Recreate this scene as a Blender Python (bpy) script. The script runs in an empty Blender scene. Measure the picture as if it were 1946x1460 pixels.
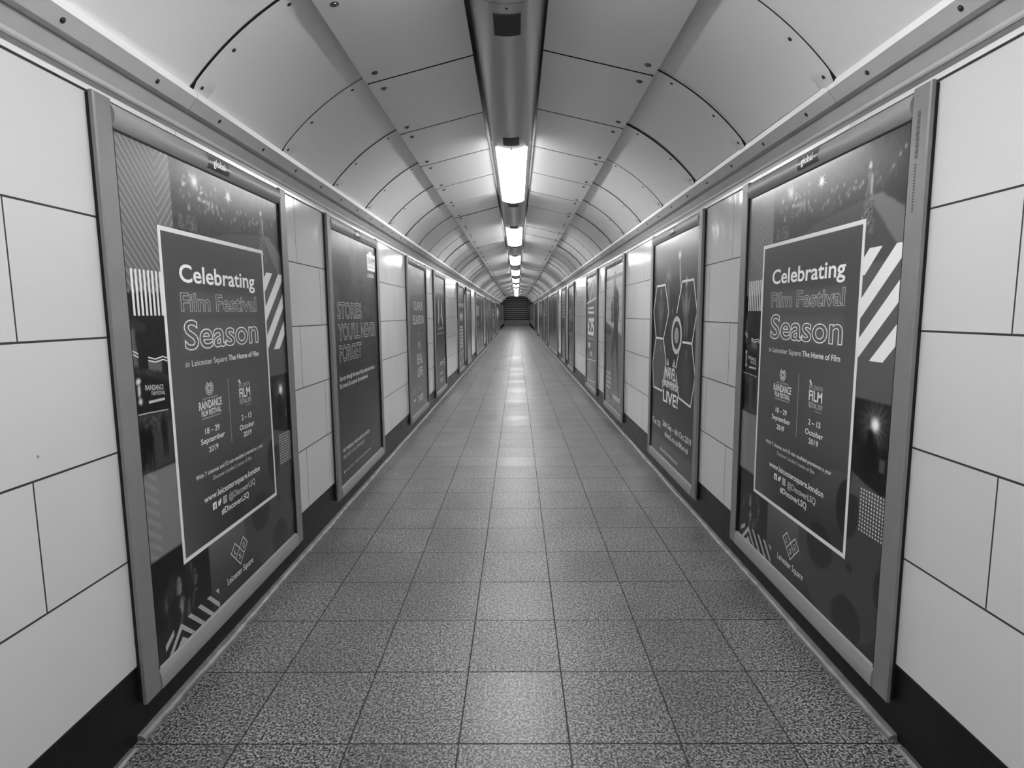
import bpy, math, random
import numpy as np
from mathutils import Matrix, Vector

# ------------------------------------------------------------------ camera, world, exposure
U = 0.37                      # one floor tile (model unit) in metres
sc = bpy.context.scene
col = sc.collection
CAM = (0.036, 0.0, 3.856)
PITCH, YAW, ROLL = math.radians(6.9072), math.radians(-0.5469), math.radians(0.4782)
cp, sp, cy, sy = math.cos(PITCH), math.sin(PITCH), math.cos(YAW), math.sin(YAW)
F = Vector((sy * cp, cy * cp, -sp)); R0 = Vector((cy, -sy, 0)); D0 = F.cross(R0)
Rr = R0 * math.cos(ROLL) + D0 * math.sin(ROLL); Dn = -R0 * math.sin(ROLL) + D0 * math.cos(ROLL)
cd = bpy.data.cameras.new('camera'); cam = bpy.data.objects.new('camera', cd); col.objects.link(cam)
m = Matrix((Rr, -Dn, -F)).transposed().to_4x4(); m.translation = Vector(CAM) * U
cam.matrix_world = m
cd.sensor_fit = 'HORIZONTAL'; cd.sensor_width = 36.0; cd.lens = 1106.17 / 1946 * 36.0
cd.clip_start = 0.05; cd.clip_end = 200
sc.camera = cam
w = bpy.data.worlds.new('world'); sc.world = w; w.use_nodes = True
w.node_tree.nodes['Background'].inputs[0].default_value = (0, 0, 0, 1)
w.node_tree.nodes['Background'].inputs[1].default_value = 0.0
sc.view_settings.view_transform = 'Standard'; sc.view_settings.look = 'None'
sc.view_settings.gamma = 1.0; sc.view_settings.use_curve_mapping = False
sc.view_settings.exposure = 0.0
LAMP = 27.5

random.seed(4)
rng = np.random.RandomState(7)

def lin(g):
    g = np.asarray(g, float) / 255.0
    return np.where(g <= 0.04045, g / 12.92, ((g + 0.055) / 1.055) ** 2.4)

# ------------------------------------------------------------------ materials
def newmat(name):
    m = bpy.data.materials.new(name); m.use_nodes = True
    return m, m.node_tree.nodes, m.node_tree.links, m.node_tree.nodes['Principled BSDF']

def plain(name, v, rough=0.4, metal=0.0, bump=0.0, bscale=60.0, var=0.0, vscale=8.0, stretch=(1, 1, 1), coat=0.0):
    m, n, l, b = newmat(name)
    b.inputs['Base Color'].default_value = (v, v, v, 1)
    b.inputs['Roughness'].default_value = rough; b.inputs['Metallic'].default_value = metal
    b.inputs['Coat Weight'].default_value = coat; b.inputs['Coat Roughness'].default_value = 0.08
    if bump or var:
        tc = n.new('ShaderNodeTexCoord'); mp = n.new('ShaderNodeMapping'); mp.inputs['Scale'].default_value = stretch
        l.new(tc.outputs['Object'], mp.inputs['Vector'])
    if var:
        nz = n.new('ShaderNodeTexNoise'); nz.inputs['Scale'].default_value = vscale; nz.inputs['Detail'].default_value = 4
        l.new(mp.outputs[0], nz.inputs['Vector'])
        mr = n.new('ShaderNodeMapRange'); mr.inputs['To Min'].default_value = v * (1 - var); mr.inputs['To Max'].default_value = v * (1 + var)
        mr.inputs['From Min'].default_value = 0.3; mr.inputs['From Max'].default_value = 0.7
        l.new(nz.outputs['Fac'], mr.inputs['Value']); l.new(mr.outputs[0], b.inputs['Base Color'])
    if bump:
        nb = n.new('ShaderNodeTexNoise'); nb.inputs['Scale'].default_value = bscale; nb.inputs['Detail'].default_value = 2
        l.new(mp.outputs[0], nb.inputs['Vector'])
        bp = n.new('ShaderNodeBump'); bp.inputs['Strength'].default_value = bump; bp.inputs['Distance'].default_value = 0.002
        l.new(nb.outputs['Fac'], bp.inputs['Height']); l.new(bp.outputs[0], b.inputs['Normal'])
    return m

class G:
    """tiny helper for math nodes"""
    def __init__(s, n, l): s.n, s.l = n, l
    def m(s, op, a, b=None, c=None):
        q = s.n.new('ShaderNodeMath'); q.operation = op
        for i, v in enumerate((a, b, c)):
            if v is None: continue
            if isinstance(v, (int, float)): q.inputs[i].default_value = v
            else: s.l.new(v, q.inputs[i])
        return q.outputs[0]
    def pos(s):
        g = s.n.new('ShaderNodeNewGeometry'); x = s.n.new('ShaderNodeSeparateXYZ')
        d = s.n.new('ShaderNodeVectorMath'); d.operation = 'SCALE'; d.inputs['Scale'].default_value = 1 / U
        s.l.new(g.outputs['Position'], d.inputs[0]); s.l.new(d.outputs[0], x.inputs[0])
        return x.outputs[0], x.outputs[1], x.outputs[2], d.outputs[0]
    def line(s, c, off, per, hw):
        t = s.m('FRACT', s.m('DIVIDE', s.m('SUBTRACT', c, off), per))
        d = s.m('MINIMUM', t, s.m('SUBTRACT', 1.0, t))
        return s.m('LESS_THAN', s.m('MULTIPLY', d, per), hw)
    def cell(s, c, off, per): return s.m('FLOOR', s.m('DIVIDE', s.m('SUBTRACT', c, off), per))
    def comb(s, a, b, c=0.0):
        q = s.n.new('ShaderNodeCombineXYZ')
        for i, v in enumerate((a, b, c)):
            if isinstance(v, (int, float)): q.inputs[i].default_value = v
            else: s.l.new(v, q.inputs[i])
        return q.outputs[0]
    def white(s, v):
        q = s.n.new('ShaderNodeTexWhiteNoise'); q.noise_dimensions = '3D'; s.l.new(v, q.inputs['Vector']); return q.outputs['Value']
    def noise(s, v, scale, detail=2, rough=0.5):
        q = s.n.new('ShaderNodeTexNoise'); q.inputs['Scale'].default_value = scale; q.inputs['Detail'].default_value = detail
        q.inputs['Roughness'].default_value = rough
        s.l.new(v, q.inputs['Vector']); return q.outputs['Fac']
    def rng(s, v, a, b, c, d):
        q = s.n.new('ShaderNodeMapRange'); s.l.new(v, q.inputs['Value'])
        for k, x in zip(('From Min', 'From Max', 'To Min', 'To Max'), (a, b, c, d)): q.inputs[k].default_value = x
        return q.outputs[0]
    def bump(s, h, strength, dist=0.001, nrm=None):
        q = s.n.new('ShaderNodeBump'); q.inputs['Strength'].default_value = strength; q.inputs['Distance'].default_value = dist
        s.l.new(h, q.inputs['Height'])
        if nrm is not None: s.l.new(nrm, q.inputs['Normal'])
        return q.outputs[0]

def floor_material():
    m, n, l, b = newmat('speckled_granite_tile'); g = G(n, l); x, y, z, p = g.pos()
    ln = g.m('MAXIMUM', g.line(x, -2.518, 1.0, 0.0075), g.line(y, 4.824, 1.0636, 0.0075))
    sm = g.noise(p, 46.0, 3, 0.6); md = g.noise(p, 22.0, 2)
    sp_ = g.m('ADD', g.m('MULTIPLY', sm, 0.8), g.m('MULTIPLY', md, 0.2))
    v = g.rng(sp_, 0.45, 0.58, 0.010, 0.35)
    tile = g.white(g.comb(g.cell(x, -2.518, 1.0), g.cell(y, 4.824, 1.0636)))
    v = g.m('MULTIPLY', v, g.rng(tile, 0, 1, 0.82, 1.12))
    big = g.noise(p, 0.9, 4, 0.6)
    v = g.m('MULTIPLY', v, g.rng(big, 0.3, 0.7, 0.8, 1.15))
    st = g.noise(p, 3.0, 5, 0.7)
    v = g.m('MULTIPLY', v, g.rng(st, 0.68, 0.74, 1.0, 0.6))
    v = g.m('MULTIPLY', v, g.m('SUBTRACT', 1.0, g.m('MULTIPLY', ln, 0.88)))
    l.new(v, b.inputs['Base Color'])
    r = g.m('ADD', g.rng(tile, 0, 1, 0.36, 0.46), g.m('MULTIPLY', ln, 0.4)); l.new(r, b.inputs['Roughness'])
    b.inputs['Specular IOR Level'].default_value = 0.8
    h = g.m('SUBTRACT', g.m('MULTIPLY', sm, 0.25), ln)
    l.new(g.bump(h, 0.25, 0.0015), b.inputs['Normal'])
    return m

def wall_material():
    m, n, l, b = newmat('white_enamel_wall_panel'); g = G(n, l); x, y, z, p = g.pos()
    row = g.cell(z, 0.675, 1.002)
    odd = g.m('FRACT', g.m('MULTIPLY', row, 0.5))           # 0 or .5
    off = g.m('ADD', 9.385, g.m('MULTIPLY', g.m('SUBTRACT', 0.5, odd), 0.0))
    yy = g.m('ADD', y, g.m('MULTIPLY', g.m('GREATER_THAN', odd, 0.25), 1.0675))
    lv = g.line(yy, 9.385, 2.135, 0.0065); lh = g.line(z, 0.675, 1.002, 0.0085)
    ln = g.m('MAXIMUM', lv, lh)
    t = g.white(g.comb(g.cell(yy, 9.385, 2.135), row, g.m('SIGN', x)))
    v = g.rng(t, 0, 1, 0.65, 0.70)
    sp_ = g.noise(p, 14.0, 2, 0.3)                         # rare black chips
    v = g.m('MULTIPLY', v, g.rng(sp_, 0.84, 0.86, 1.0, 0.4))
    v = g.m('MULTIPLY', v, g.m('SUBTRACT', 1.0, g.m('MULTIPLY', ln, 0.96)))
    l.new(v, b.inputs['Base Color'])
    l.new(g.m('ADD', 0.13, g.m('MULTIPLY', ln, 0.5)), b.inputs['Roughness'])
    b.inputs['Specular IOR Level'].default_value = 0.5
    # each panel is a little out of true, and slightly wavy
    sv = n.new('ShaderNodeVectorMath'); sv.operation = 'MULTIPLY'; sv.inputs[1].default_value = (1, 2.0, 0.15); l.new(p, sv.inputs[0])
    wav = g.noise(sv.outputs[0], 1.6, 2)
    l.new(g.bump(g.m('SUBTRACT', g.m('MULTIPLY', wav, 6.0), g.m('MULTIPLY', ln, 1.0)), 0.14, 0.002), b.inputs['Normal'])
    return m

def skirt_material():
    m, n, l, b = newmat('black_glazed_skirting_tile'); g = G(n, l); x, y, z, p = g.pos()
    row = g.m('FRACT', g.m('MULTIPLY', g.cell(z, -0.005, 0.335), 0.5))
    yy = g.m('ADD', y, g.m('MULTIPLY', g.m('GREATER_THAN', row, 0.25), 0.36))
    ln = g.m('MAXIMUM', g.line(yy, 4.36, 0.72, 0.004), g.line(z, -0.005, 0.335, 0.003))
    t = g.noise(p, 5.0, 4, 0.6)
    v = g.m('ADD', g.rng(t, 0.3, 0.7, 0.006, 0.010), g.m('MULTIPLY', ln, 0.010))
    b.inputs['Specular IOR Level'].default_value = 0.2
    l.new(v, b.inputs['Base Color']); l.new(g.rng(t, 0.3, 0.7, 0.30, 0.38), b.inputs['Roughness'])
    l.new(g.bump(ln, -0.2, 0.001), b.inputs['Normal'])
    return m

M = {}
M['floor'] = floor_material(); M['wall'] = wall_material(); M['skirt'] = skirt_material()
M['vault'] = plain('satin_vault_panel', 0.88, 0.27, 0.0, bump=0.05, bscale=140)
M['centre'] = plain('satin_centre_panel', 0.84, 0.24, 0.0, bump=0.04, bscale=120)
M['edge'] = plain('cornice_edge_painted_light', 0.90, 0.4)  # lamp light on this face is put into the pale colour
M['cornice'] = plain('painted_cornice', 0.56, 0.36, 0.0, var=0.04)
M['toptrim'] = plain('white_top_trim', 0.78, 0.22)
M['cove'] = plain('cove_shade_grey', 0.16, 0.4)  # shadow under the cornice lip is put into this dark grey
M['frame'] = plain('grey_painted_aluminium', 0.23, 0.42, 0.10, bump=0.05, bscale=220, var=0.05, vscale=12)
M['rail'] = plain('satin_rail_aluminium', 0.33, 0.46, 0.10, bump=0.05, bscale=60, stretch=(8, 1, 8), var=0.04)
M['black'] = plain('black_rubber_and_shadow', 0.008, 0.7)
M['gap'] = plain('void_shade_black', 0.006, 0.9)  # near-black stands in for the shade inside joints and voids
M['steel'] = plain('satin_steel_cover', 0.46, 0.28, 0.75, bump=0.04, bscale=30, stretch=(10, 1, 10))
M['grille'] = plain('dark_grille', 0.05, 0.5, 0.3)
M['bolt'] = plain('dark_steel_bolt', 0.16, 0.25, 0.9)
M['screw'] = plain('dark_screw', 0.035, 0.5, 0.4)
M['curb'] = plain('worn_metal_coving', 0.21, 0.45, 0.4, bump=0.4, bscale=50, var=0.25, vscale=14)
M['plate'] = plain('dark_plate', 0.06, 0.28)
M['platetext'] = plain('white_plate_print', 0.80, 0.3)
M['sticker'] = plain('dark_print_mark', 0.06, 0.5)
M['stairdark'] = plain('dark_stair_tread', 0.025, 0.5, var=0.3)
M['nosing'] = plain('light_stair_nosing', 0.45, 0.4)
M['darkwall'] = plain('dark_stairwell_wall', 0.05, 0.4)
M['handrail'] = plain('handrail_metal', 0.5, 0.3, 0.6)
dm, dn, dl, db = newmat('lit_diffuser')
db.inputs['Base Color'].default_value = (0.8, 0.8, 0.8, 1)
db.inputs['Emission Color'].default_value = (1, 1, 1, 1); db.inputs['Emission Strength'].default_value = LAMP
M['lamp'] = dm
pm, pn, pl, pb = newmat('poster_print')
at = pn.new('ShaderNodeAttribute'); at.attribute_name = 'ink'; pl.new(at.outputs['Color'], pb.inputs['Base Color'])
pb.inputs['Roughness'].default_value = 0.28; pb.inputs['Specular IOR Level'].default_value = 0.3; pb.inputs['Coat Weight'].default_value = 0.08; pb.inputs['Coat Roughness'].default_value = 0.08
M['print'] = pm

# ------------------------------------------------------------------ mesh builder
class MB:
    def __init__(s): s.v = []; s.f = []; s.c = []; s.mi = []
    def add(s, verts, faces, c=None, mi=0):
        o = len(s.v); s.v += [tuple(map(float, q)) for q in verts]
        for f in faces: s.f.append(tuple(i + o for i in f)); s.c.append(c); s.mi.append(mi)
    def box(s, x0, x1, y0, y1, z0, z1, mi=0, c=None):
        s.add([(x0, y0, z0), (x1, y0, z0), (x1, y1, z0), (x0, y1, z0), (x0, y0, z1), (x1, y0, z1), (x1, y1, z1), (x0, y1, z1)],
              [(0, 3, 2, 1), (4, 5, 6, 7), (0, 1, 5, 4), (1, 2, 6, 5), (2, 3, 7, 6), (3, 0, 4, 7)], c, mi)
    def cbox(s, x0, x1, y0, y1, z0, z1, ch=0.01, mi=0):
        """box whose front face (x1) is chamfered all round"""
        s.add([(x0, y0, z0), (x0, y1, z0), (x0, y1, z1), (x0, y0, z1), (x1 - ch, y0, z0), (x1 - ch, y1, z0), (x1 - ch, y1, z1), (x1 - ch, y0, z1),
               (x1, y0 + ch, z0 + ch), (x1, y1 - ch, z0 + ch), (x1, y1 - ch, z1 - ch), (x1, y0 + ch, z1 - ch)],
              [(0, 3, 2, 1), (0, 1, 5, 4), (1, 2, 6, 5), (2, 3, 7, 6), (3, 0, 4, 7), (4, 5, 9, 8), (5, 6, 10, 9), (6, 7, 11, 10), (7, 4, 8, 11), (8, 9, 10, 11)], None, mi)
    def ext(s, prof, y0, y1, mi=0, flip=False, closed=True, zf=None, ys=None):
        ys = ys or [y0, y1]; n = len(prof); V = []
        for y in ys:
            dz = zf(y) if zf else 0.0
            V += [(x, y, z + dz) for x, z in prof]
        Fc = []; k = n if closed else n - 1
        for j in range(len(ys) - 1):
            for i in range(k):
                a, b2 = j * n + i, j * n + (i + 1) % n; q = (a, b2, b2 + n, a + n)
                Fc.append(q if not flip else q[::-1])
        if closed:
            c0 = tuple(range(n)); c1 = tuple(range((len(ys) - 1) * n, len(ys) * n))
            Fc += [c0[::-1], c1] if not flip else [c0, c1[::-1]]
        s.add(V, Fc, None, mi)
    def dome(s, c, nrm, r, h, seg=14, rings=4, washer=0.0, mi=0):
        nrm = Vector(nrm).normalized(); a = nrm.orthogonal().normalized(); b2 = nrm.cross(a); c = Vector(c); V = []
        prof = []
        if washer: prof += [(r + washer, 0), (r + washer, h * 0.18), (r, h * 0.22)]
        else: prof += [(r, 0)]
        for i in range(1, rings + 1):
            t = i / rings * math.pi / 2; prof.append((r * math.cos(t) if i < rings else r * 0.2, h * 0.22 * bool(washer) + h * math.sin(t)))
        for pr, ph in prof:
            for k in range(seg):
                t = 2 * math.pi * k / seg; V.append(c + a * (pr * math.cos(t)) + b2 * (pr * math.sin(t)) + nrm * ph)
        Fc = []
        for i in range(len(prof) - 1):
            for k in range(seg): Fc.append((i * seg + k, i * seg + (k + 1) % seg, (i + 1) * seg + (k + 1) % seg, (i + 1) * seg + k))
        Fc.append(tuple((len(prof) - 1) * seg + k for k in range(seg)))
        s.add(V, Fc, None, mi)
    def build(s, name, mats, parent=None, smooth=False, ink=False):
        me = bpy.data.meshes.new(name)
        me.from_pydata([(x * U, y * U, z * U) for x, y, z in s.v], [], s.f)
        if not isinstance(mats, (list, tuple)): mats = [mats]
        for q in mats: me.materials.append(q)
        if any(s.mi): me.polygons.foreach_set('material_index', s.mi)
        if ink:
            ca = me.color_attributes.new('ink', 'FLOAT_COLOR', 'CORNER')
            arr = []
            for f, c in zip(s.f, s.c):
                if isinstance(c, tuple):
                    for q in c: arr += [q, q, q, 1.0]
                else: arr += [c, c, c, 1.0] * len(f)
            ca.data.foreach_set('color', np.array(arr, 'f'))
        if smooth:
            me.polygons.foreach_set('use_smooth', [True] * len(me.polygons))
            try: me.set_sharp_from_angle(angle=math.radians(35))
            except Exception: pass
        me.update()
        o = bpy.data.objects.new(name, me); col.objects.link(o)
        if parent: o.parent = parent
        return o

def empty(name, loc, rz=0.0, label=None, cat=None, group=None, kind=None):
    o = bpy.data.objects.new(name, None); col.objects.link(o)
    o.empty_display_size = 0.1
    o.location = Vector(loc) * U; o.rotation_euler = (0, 0, rz); tag(o, label, cat, group, kind); return o
def tag(o, label=None, cat=None, group=None, kind=None):
    if label: o['label'] = label
    if cat: o['category'] = cat
    if group: o['group'] = group
    if kind: o['kind'] = kind
    return o
def copy_part(o, parent, dloc=(0, 0, 0)):
    c = o.copy(); col.objects.link(c); c.parent = parent; c.location = o.location + Vector(dloc) * U; return c

XL, XR = -3.46, 3.44
YN = -10.0                      # the corridor goes on behind the camera
def ramp(y, pts):
    if y <= pts[0][0]: return pts[0][1]
    for (a, va), (b2, vb) in zip(pts, pts[1:]):
        if y <= b2: return va + (vb - va) * (y - a) / (b2 - a)
    return pts[-1][1]
FZ = lambda y: ramp(y, [(98, 0), (125, .42), (157, .62), (165, 2.0), (400, 2.0)])
CZ = lambda y: ramp(y, [(60, 0), (122, .2), (400, .2)])

# ------------------------------------------------------------------ floor
b = MB(); ys = [YN, 20, 60, 98, 105, 115, 125, 140, 157, 165, 167]
b.ext([(-3.6, -0.3), (3.6, -0.3), (3.6, 0), (-3.6, 0)], 0, 0, ys=ys, zf=FZ, flip=True)
tag(b.build('floor', M['floor']), kind='structure')

# ------------------------------------------------------------------ walls, skirting, top trim, cornice, coving
yw = [YN, 30, 60, 98, 125, 157]
def strip(x0, x1, zlo, zhi, mat, name, parent=None, follow=False, yy=None, kind='structure'):
    b = MB(); yy = yy or yw
    V = []; Fc = []
    for y in yy:
        lo = zlo + (FZ(y) if follow else 0); hi = zhi + (CZ(y) if not follow else FZ(y))
        V += [(x0, y, lo), (x1, y, lo), (x1, y, hi), (x0, y, hi)]
    for j in range(len(yy) - 1):
        for i in range(4):
            a, c = j * 4 + i, j * 4 + (i + 1) % 4; Fc.append((a, a + 4, c + 4, c))
    Fc += [(0, 1, 2, 3), tuple(len(V) - 4 + i for i in (3, 2, 1, 0))]
    b.add(V, Fc); o = b.build(name, mat, parent)
    if kind: tag(o, kind=kind)
    return o
for side, X, sg in (('left', XL, 1), ('right', XR, -1)):
    lo, hi = (X - .3, X) if sg > 0 else (X, X + .3)
    strip(lo, hi, .672, 5.688, M['wall'], 'wall_' + side)
    strip(lo, hi, -.02, .670, M['skirt'], 'baseboard_' + side, follow=True)
# raised floor hides the foot of the far wall; the far wall continues above the cornice beyond the vault
for k, (X, sg) in enumerate(((XL, 1), (XR, -1))):
    q = lambda a, c: (X + sg * a, X + sg * c) if sg > 0 else (X + sg * c, X + sg * a)
    # thin white strip over the panels, in lengths
    b = MB(); y = 6.198 - 2.135 * 7
    while y < 122:
        x0, x1 = q(-.05, .012); b.box(x0, x1, y + .006, y + 2.129, 5.694, 5.738); y += 2.135
    tag(b.build('trim_%d' % (1 + k), M['toptrim']), kind='structure')
    b = MB(); x0, x1 = q(-.3, .004)
    b.box(x0, x1, YN, 122, 5.738, 5.79); b.box(*q(-.3, -.02), YN, 122, 5.686, 5.74)
    tag(b.build('trim_%d' % (3 + k), M['cove']), kind='structure')
    # cornice: rounded lip, lower fascia, soffit, screwed fascia, edge coloured bright as if lamp-lit
    prof = [(-.05, 5.792), (.010, 5.792), (.022, 5.806), (.030, 5.831), (.105, 5.922), (.105, 5.93)]
    prof2 = [(.09, 5.932), (.173, 5.944), (.258, 6.049), (.250, 6.10), (-.05, 6.3)]
    eb = MB()
    b = MB()
    for i in range(-3, 18):
        y0, y1 = 8.93 + i * 6.8, 8.93 + (i + 1) * 6.8
        y0, y1 = max(y0, YN), min(y1, 122)
        if y1 > y0: b.ext([(X + sg * a, z) for a, z in prof + [(-.05, 5.93)]], 0, 0, ys=[y0 + .006, y1 - .006], flip=(sg > 0), zf=CZ)
    for i in range(-3, 18):
        y0, y1 = 6.193 + i * 6.8, 6.193 + (i + 1) * 6.8
        y0, y1 = max(y0, YN), min(y1, 122)
        if y1 > y0:
            b.ext([(X + sg * a, z) for a, z in prof2 + [(-.05, 5.932)]], 0, 0, ys=[y0 + .006, y1 - .006], flip=(sg > 0), zf=CZ)
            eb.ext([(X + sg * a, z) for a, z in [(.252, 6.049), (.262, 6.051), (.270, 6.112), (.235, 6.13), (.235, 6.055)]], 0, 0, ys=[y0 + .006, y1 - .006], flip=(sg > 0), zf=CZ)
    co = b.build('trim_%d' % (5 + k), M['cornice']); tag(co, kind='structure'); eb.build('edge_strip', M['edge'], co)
    b = MB(); nrm = Vector((sg * .105, 0, -.085)).normalized()
    b.dome((0, 0, 0), nrm, .017, .010, 12, 3, washer=.007)
    s0 = b.build('screw', M['screw'], co, smooth=True); first = True
    for i in range(96):
        p = Vector((X + sg * .2155, 4.483 + 1.121 * i, 5.9965 + CZ(4.483 + 1.121 * i))) * U
        if first: s0.location = p; first = False
        else:
            c = s0.copy(); col.objects.link(c); c.parent = co; c.location = p
    # quarter-round coving at the foot of the skirting, chipped and worn
    b = MB(); ysn = list(np.arange(4.86, 30, .07)) + list(np.arange(30, 157, 4.0)) + [157]
    n = 7; V = []; Fc = []
    for y in ysn:
        nz = (random.random() - .5) * .012 if y < 30 else 0
        wob = .006 * math.sin(y * 2.1 + k) + nz
        for i in range(n):
            t = i / (n - 1) * math.pi / 2
            V.append((X + sg * ((.088 + wob) * math.cos(t)), y, .003 + FZ(y) + .052 * math.sin(t)))
        V.append((X - sg * .02, y, .055 + FZ(y))); V.append((X - sg * .02, y, FZ(y) - .01)); V.append((X + sg * (.088 + wob), y, FZ(y) - .01))
    n += 3
    for j in range(len(ysn) - 1):
        for i in range(n):
            a, c = j * n + i, j * n + (i + 1) % n; f = (a, c, c + n, a + n); Fc.append(f if sg < 0 else f[::-1])
    c0 = tuple(range(n)); Fc += [c0 if sg > 0 else c0[::-1], tuple(len(V) - n + i for i in (range(n) if sg < 0 else range(n)[::-1]))]
    b.add(V, Fc)
    V = []; Fc = []; yy = list(np.arange(YN, 4.80, .09)); n = 4          # the lower, older length near the camera
    for y in yy:
        wob = (random.random() - .5) * .012
        V += [(X - sg * .02, y, .004), (X + sg * .05, y, .022), (X + sg * (.075 + wob), y, .004), (X + sg * (.075 + wob), y, -.02)]
    for j in range(len(yy) - 1):
        for i in range(3):
            a = j * n + i; f = (a, a + 1, a + 1 + n, a + n); Fc.append(f if sg > 0 else f[::-1])
    b.add(V, Fc)
    tag(b.build('trim_%d' % (7 + k), M['curb'], smooth=True), kind='structure')

# ------------------------------------------------------------------ vaulted ceiling
XC = -.03
pts = np.array([(3.205, 6.12), (3.04, 6.326), (2.87, 6.485), (2.69, 6.645), (2.51, 6.785), (2.325, 6.90), (2.06, 7.068)])
A = np.c_[pts[:, 0] * 2, pts[:, 1] * 2, np.ones(len(pts))]; sol = np.linalg.lstsq(A, (pts ** 2).sum(1), rcond=None)[0]
ac = sol[:2]; ar = math.sqrt(sol[2] + (ac ** 2).sum())
a0 = math.atan2(6.12 - ac[1], 3.205 - ac[0]); a1 = math.atan2(7.19 - ac[1], 1.80 - ac[0])
def arc(n, t0=0.0, t1=1.0, dr=0.0):
    return [(ac[0] + (ar + dr) * math.cos(a0 + (a1 - a0) * (t0 + (t1 - t0) * i / n)), ac[1] + (ar + dr) * math.sin(a0 + (a1 - a0) * (t0 + (t1 - t0) * i / n))) for i in range(n + 1)]
PER, SEAM0 = 2.257, 6.125
NS = 52
for sd, sg, yo in (('left', -1, 0.0), ('right', 1, -.09)):
    root = empty('ceiling', (0, 0, 0), kind='structure')
    # backing skin so nothing shows through the joints
    b = MB(); b.ext([(XC + sg * (s if s < 3.19 else 3.2), z) for s, z in arc(14, dr=.06)] + [(XC + sg * (s), z + .03) for s, z in arc(14, dr=.10)[::-1]], 0, 0, ys=[YN, 60, 122], zf=CZ, flip=(sg < 0))
    b.build('backing_sheet', M['gap'], root)
    pa, pb2 = arc(14), arc(14, dr=.03)
    proto = {}
    for k in range(-7, NS):
        y0 = SEAM0 + yo + k * PER
        if y0 + PER > 122.3: break
        dz = CZ(y0)
        if 'p' not in proto:
            b = MB(); b.ext([(XC + sg * s, z) for s, z in pa] + [(XC + sg * s, z) for s, z in pb2[::-1]], 0, 0, ys=[.005, PER - .014], flip=(sg < 0))
            proto['p'] = b.build('vault_panel', M['vault'], root, smooth=True)
            # raised joint strip with a chamfered foot lapping the cornice; near side blackened as joint shade
            b = MB(); i0 = arc(16, .0, 1.0, -.018); V = []; Fc = []; mis = []
            wd = .30
            for j, (s, z) in enumerate(i0):
                cut = .10 if j == 0 else 0.0
                if j == 0: s, z = 3.217, 6.075
                V += [(XC + sg * s, .0 + cut * .5, z), (XC + sg * s, wd - cut, z)]
            o = len(V)
            for s, z in [(3.235, 6.085)] + arc(16, .0, 1.0, .002)[1:]:
                V += [(XC + sg * s, .0, z), (XC + sg * s, wd + .02, z)]
            nn = len(i0)
            for j in range(nn - 1):
                fs = [(2 * j, 2 * j + 1, 2 * j + 3, 2 * j + 2), (2 * j + 1, o + 2 * j + 1, o + 2 * j + 3, 2 * j + 3), (o + 2 * j, 2 * j, 2 * j + 2, o + 2 * j + 2)]
                Fc += [f if sg > 0 else f[::-1] for f in fs]; mis += [0, 0, 1]
            Fc.append((0, o, o + 1, 1) if sg > 0 else (1, o + 1, o, 0)); mis.append(0)
            b.add(V, Fc); b.mi = mis; proto['s'] = b.build('cover_strip', [M['vault'], M['gap']], root, smooth=True)
            sc_at = []
            for t in (.045, .33, .74):
                s, z = arc(1, t, 1, -.018)[0]; ang = a0 + (a1 - a0) * t
                sc_at.append(((XC + sg * s, .13, z), (-sg * math.cos(ang), 0, -math.sin(ang))))
            proto['b'] = []
            for cpt, nr in sc_at:
                b = MB(); b.dome(cpt, nr, .017, .010, 12, 3, washer=.007)
                proto['b'].append(b.build('screw', M['screw'], proto['s'], smooth=True))
            P_, S_ = proto['p'], proto['s']
        else:
            P_ = copy_part(proto['p'], root); S_ = copy_part(proto['s'], root)
            P_.location = S_.location = (0, 0, 0)
            if y0 > 45:
                if 'far' not in proto:
                    proto['far'] = proto['s'].data.copy(); proto['far'].polygons.foreach_set('material_index', [0] * len(proto['far'].polygons))
                S_.data = proto['far']
            if y0 < 50:
                for q2 in proto['b']:
                    c = q2.copy(); col.objects.link(c); c.parent = S_
        P_.rotation_euler = ((rng.rand() - .5) * .010 * (1 + (y0 > 20)), 0, 0); P_.location = Vector((0, y0, dz)) * U; S_.location = Vector((0, y0, dz)) * U
    # flat sloping centre panels with dome-headed bolts; side faces blackened as joint shade
    root2 = empty('ceiling', (0, 0, 0), kind='structure')
    pr = None
    e0, e1 = (.505, 7.345), (1.965, 6.985)
    if sg > 0: e0, e1 = (.445, 7.36), (1.935, 7.015)
    for k in range(-7, NS):
        y0 = SEAM0 + yo + k * PER + .0
        if y0 + PER > 122.3: break
        if pr is None:
            b = MB(); dx, dz_ = e1[0] - e0[0], e1[1] - e0[1]
            top = .035; rr = .05
            # panel outline in (slope, y) with rounded outer corners
            L_ = math.hypot(dx, dz_)
            gp = .018; out = [(0, gp), (L_ - rr, gp), (L_ - rr * .3, gp + rr * .3), (L_, gp + rr), (L_, PER - gp - rr), (L_ - rr * .3, PER - gp - rr * .3), (L_ - rr, PER - gp), (0, PER - gp)]
            V = []
            for t, y in out: V.append((XC + sg * (e0[0] + dx * t / L_), y, e0[1] + dz_ * t / L_))
            for t, y in out: V.append((XC + sg * (e0[0] + dx * t / L_), y, e0[1] + dz_ * t / L_ + top))
            n = len(out); Fc = [tuple(range(n)), tuple(range(2 * n - 1, n - 1, -1))] + [(i, i + n, (i + 1) % n + n, (i + 1) % n) for i in range(n)]
            if sg < 0: Fc = [f[::-1] for f in Fc]
            Fc = [f[::-1] for f in Fc]
            b.add(V, Fc); b.mi = [0, 0] + [1] * n; pr = b.build('centre_panel', [M['centre'], M['gap']], root2)
            nb = Vector((-sg * dz_ * -1, 0, -dx)).normalized(); nb = Vector((sg * dz_, 0, -dx)).normalized()
            bolts = []
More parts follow.
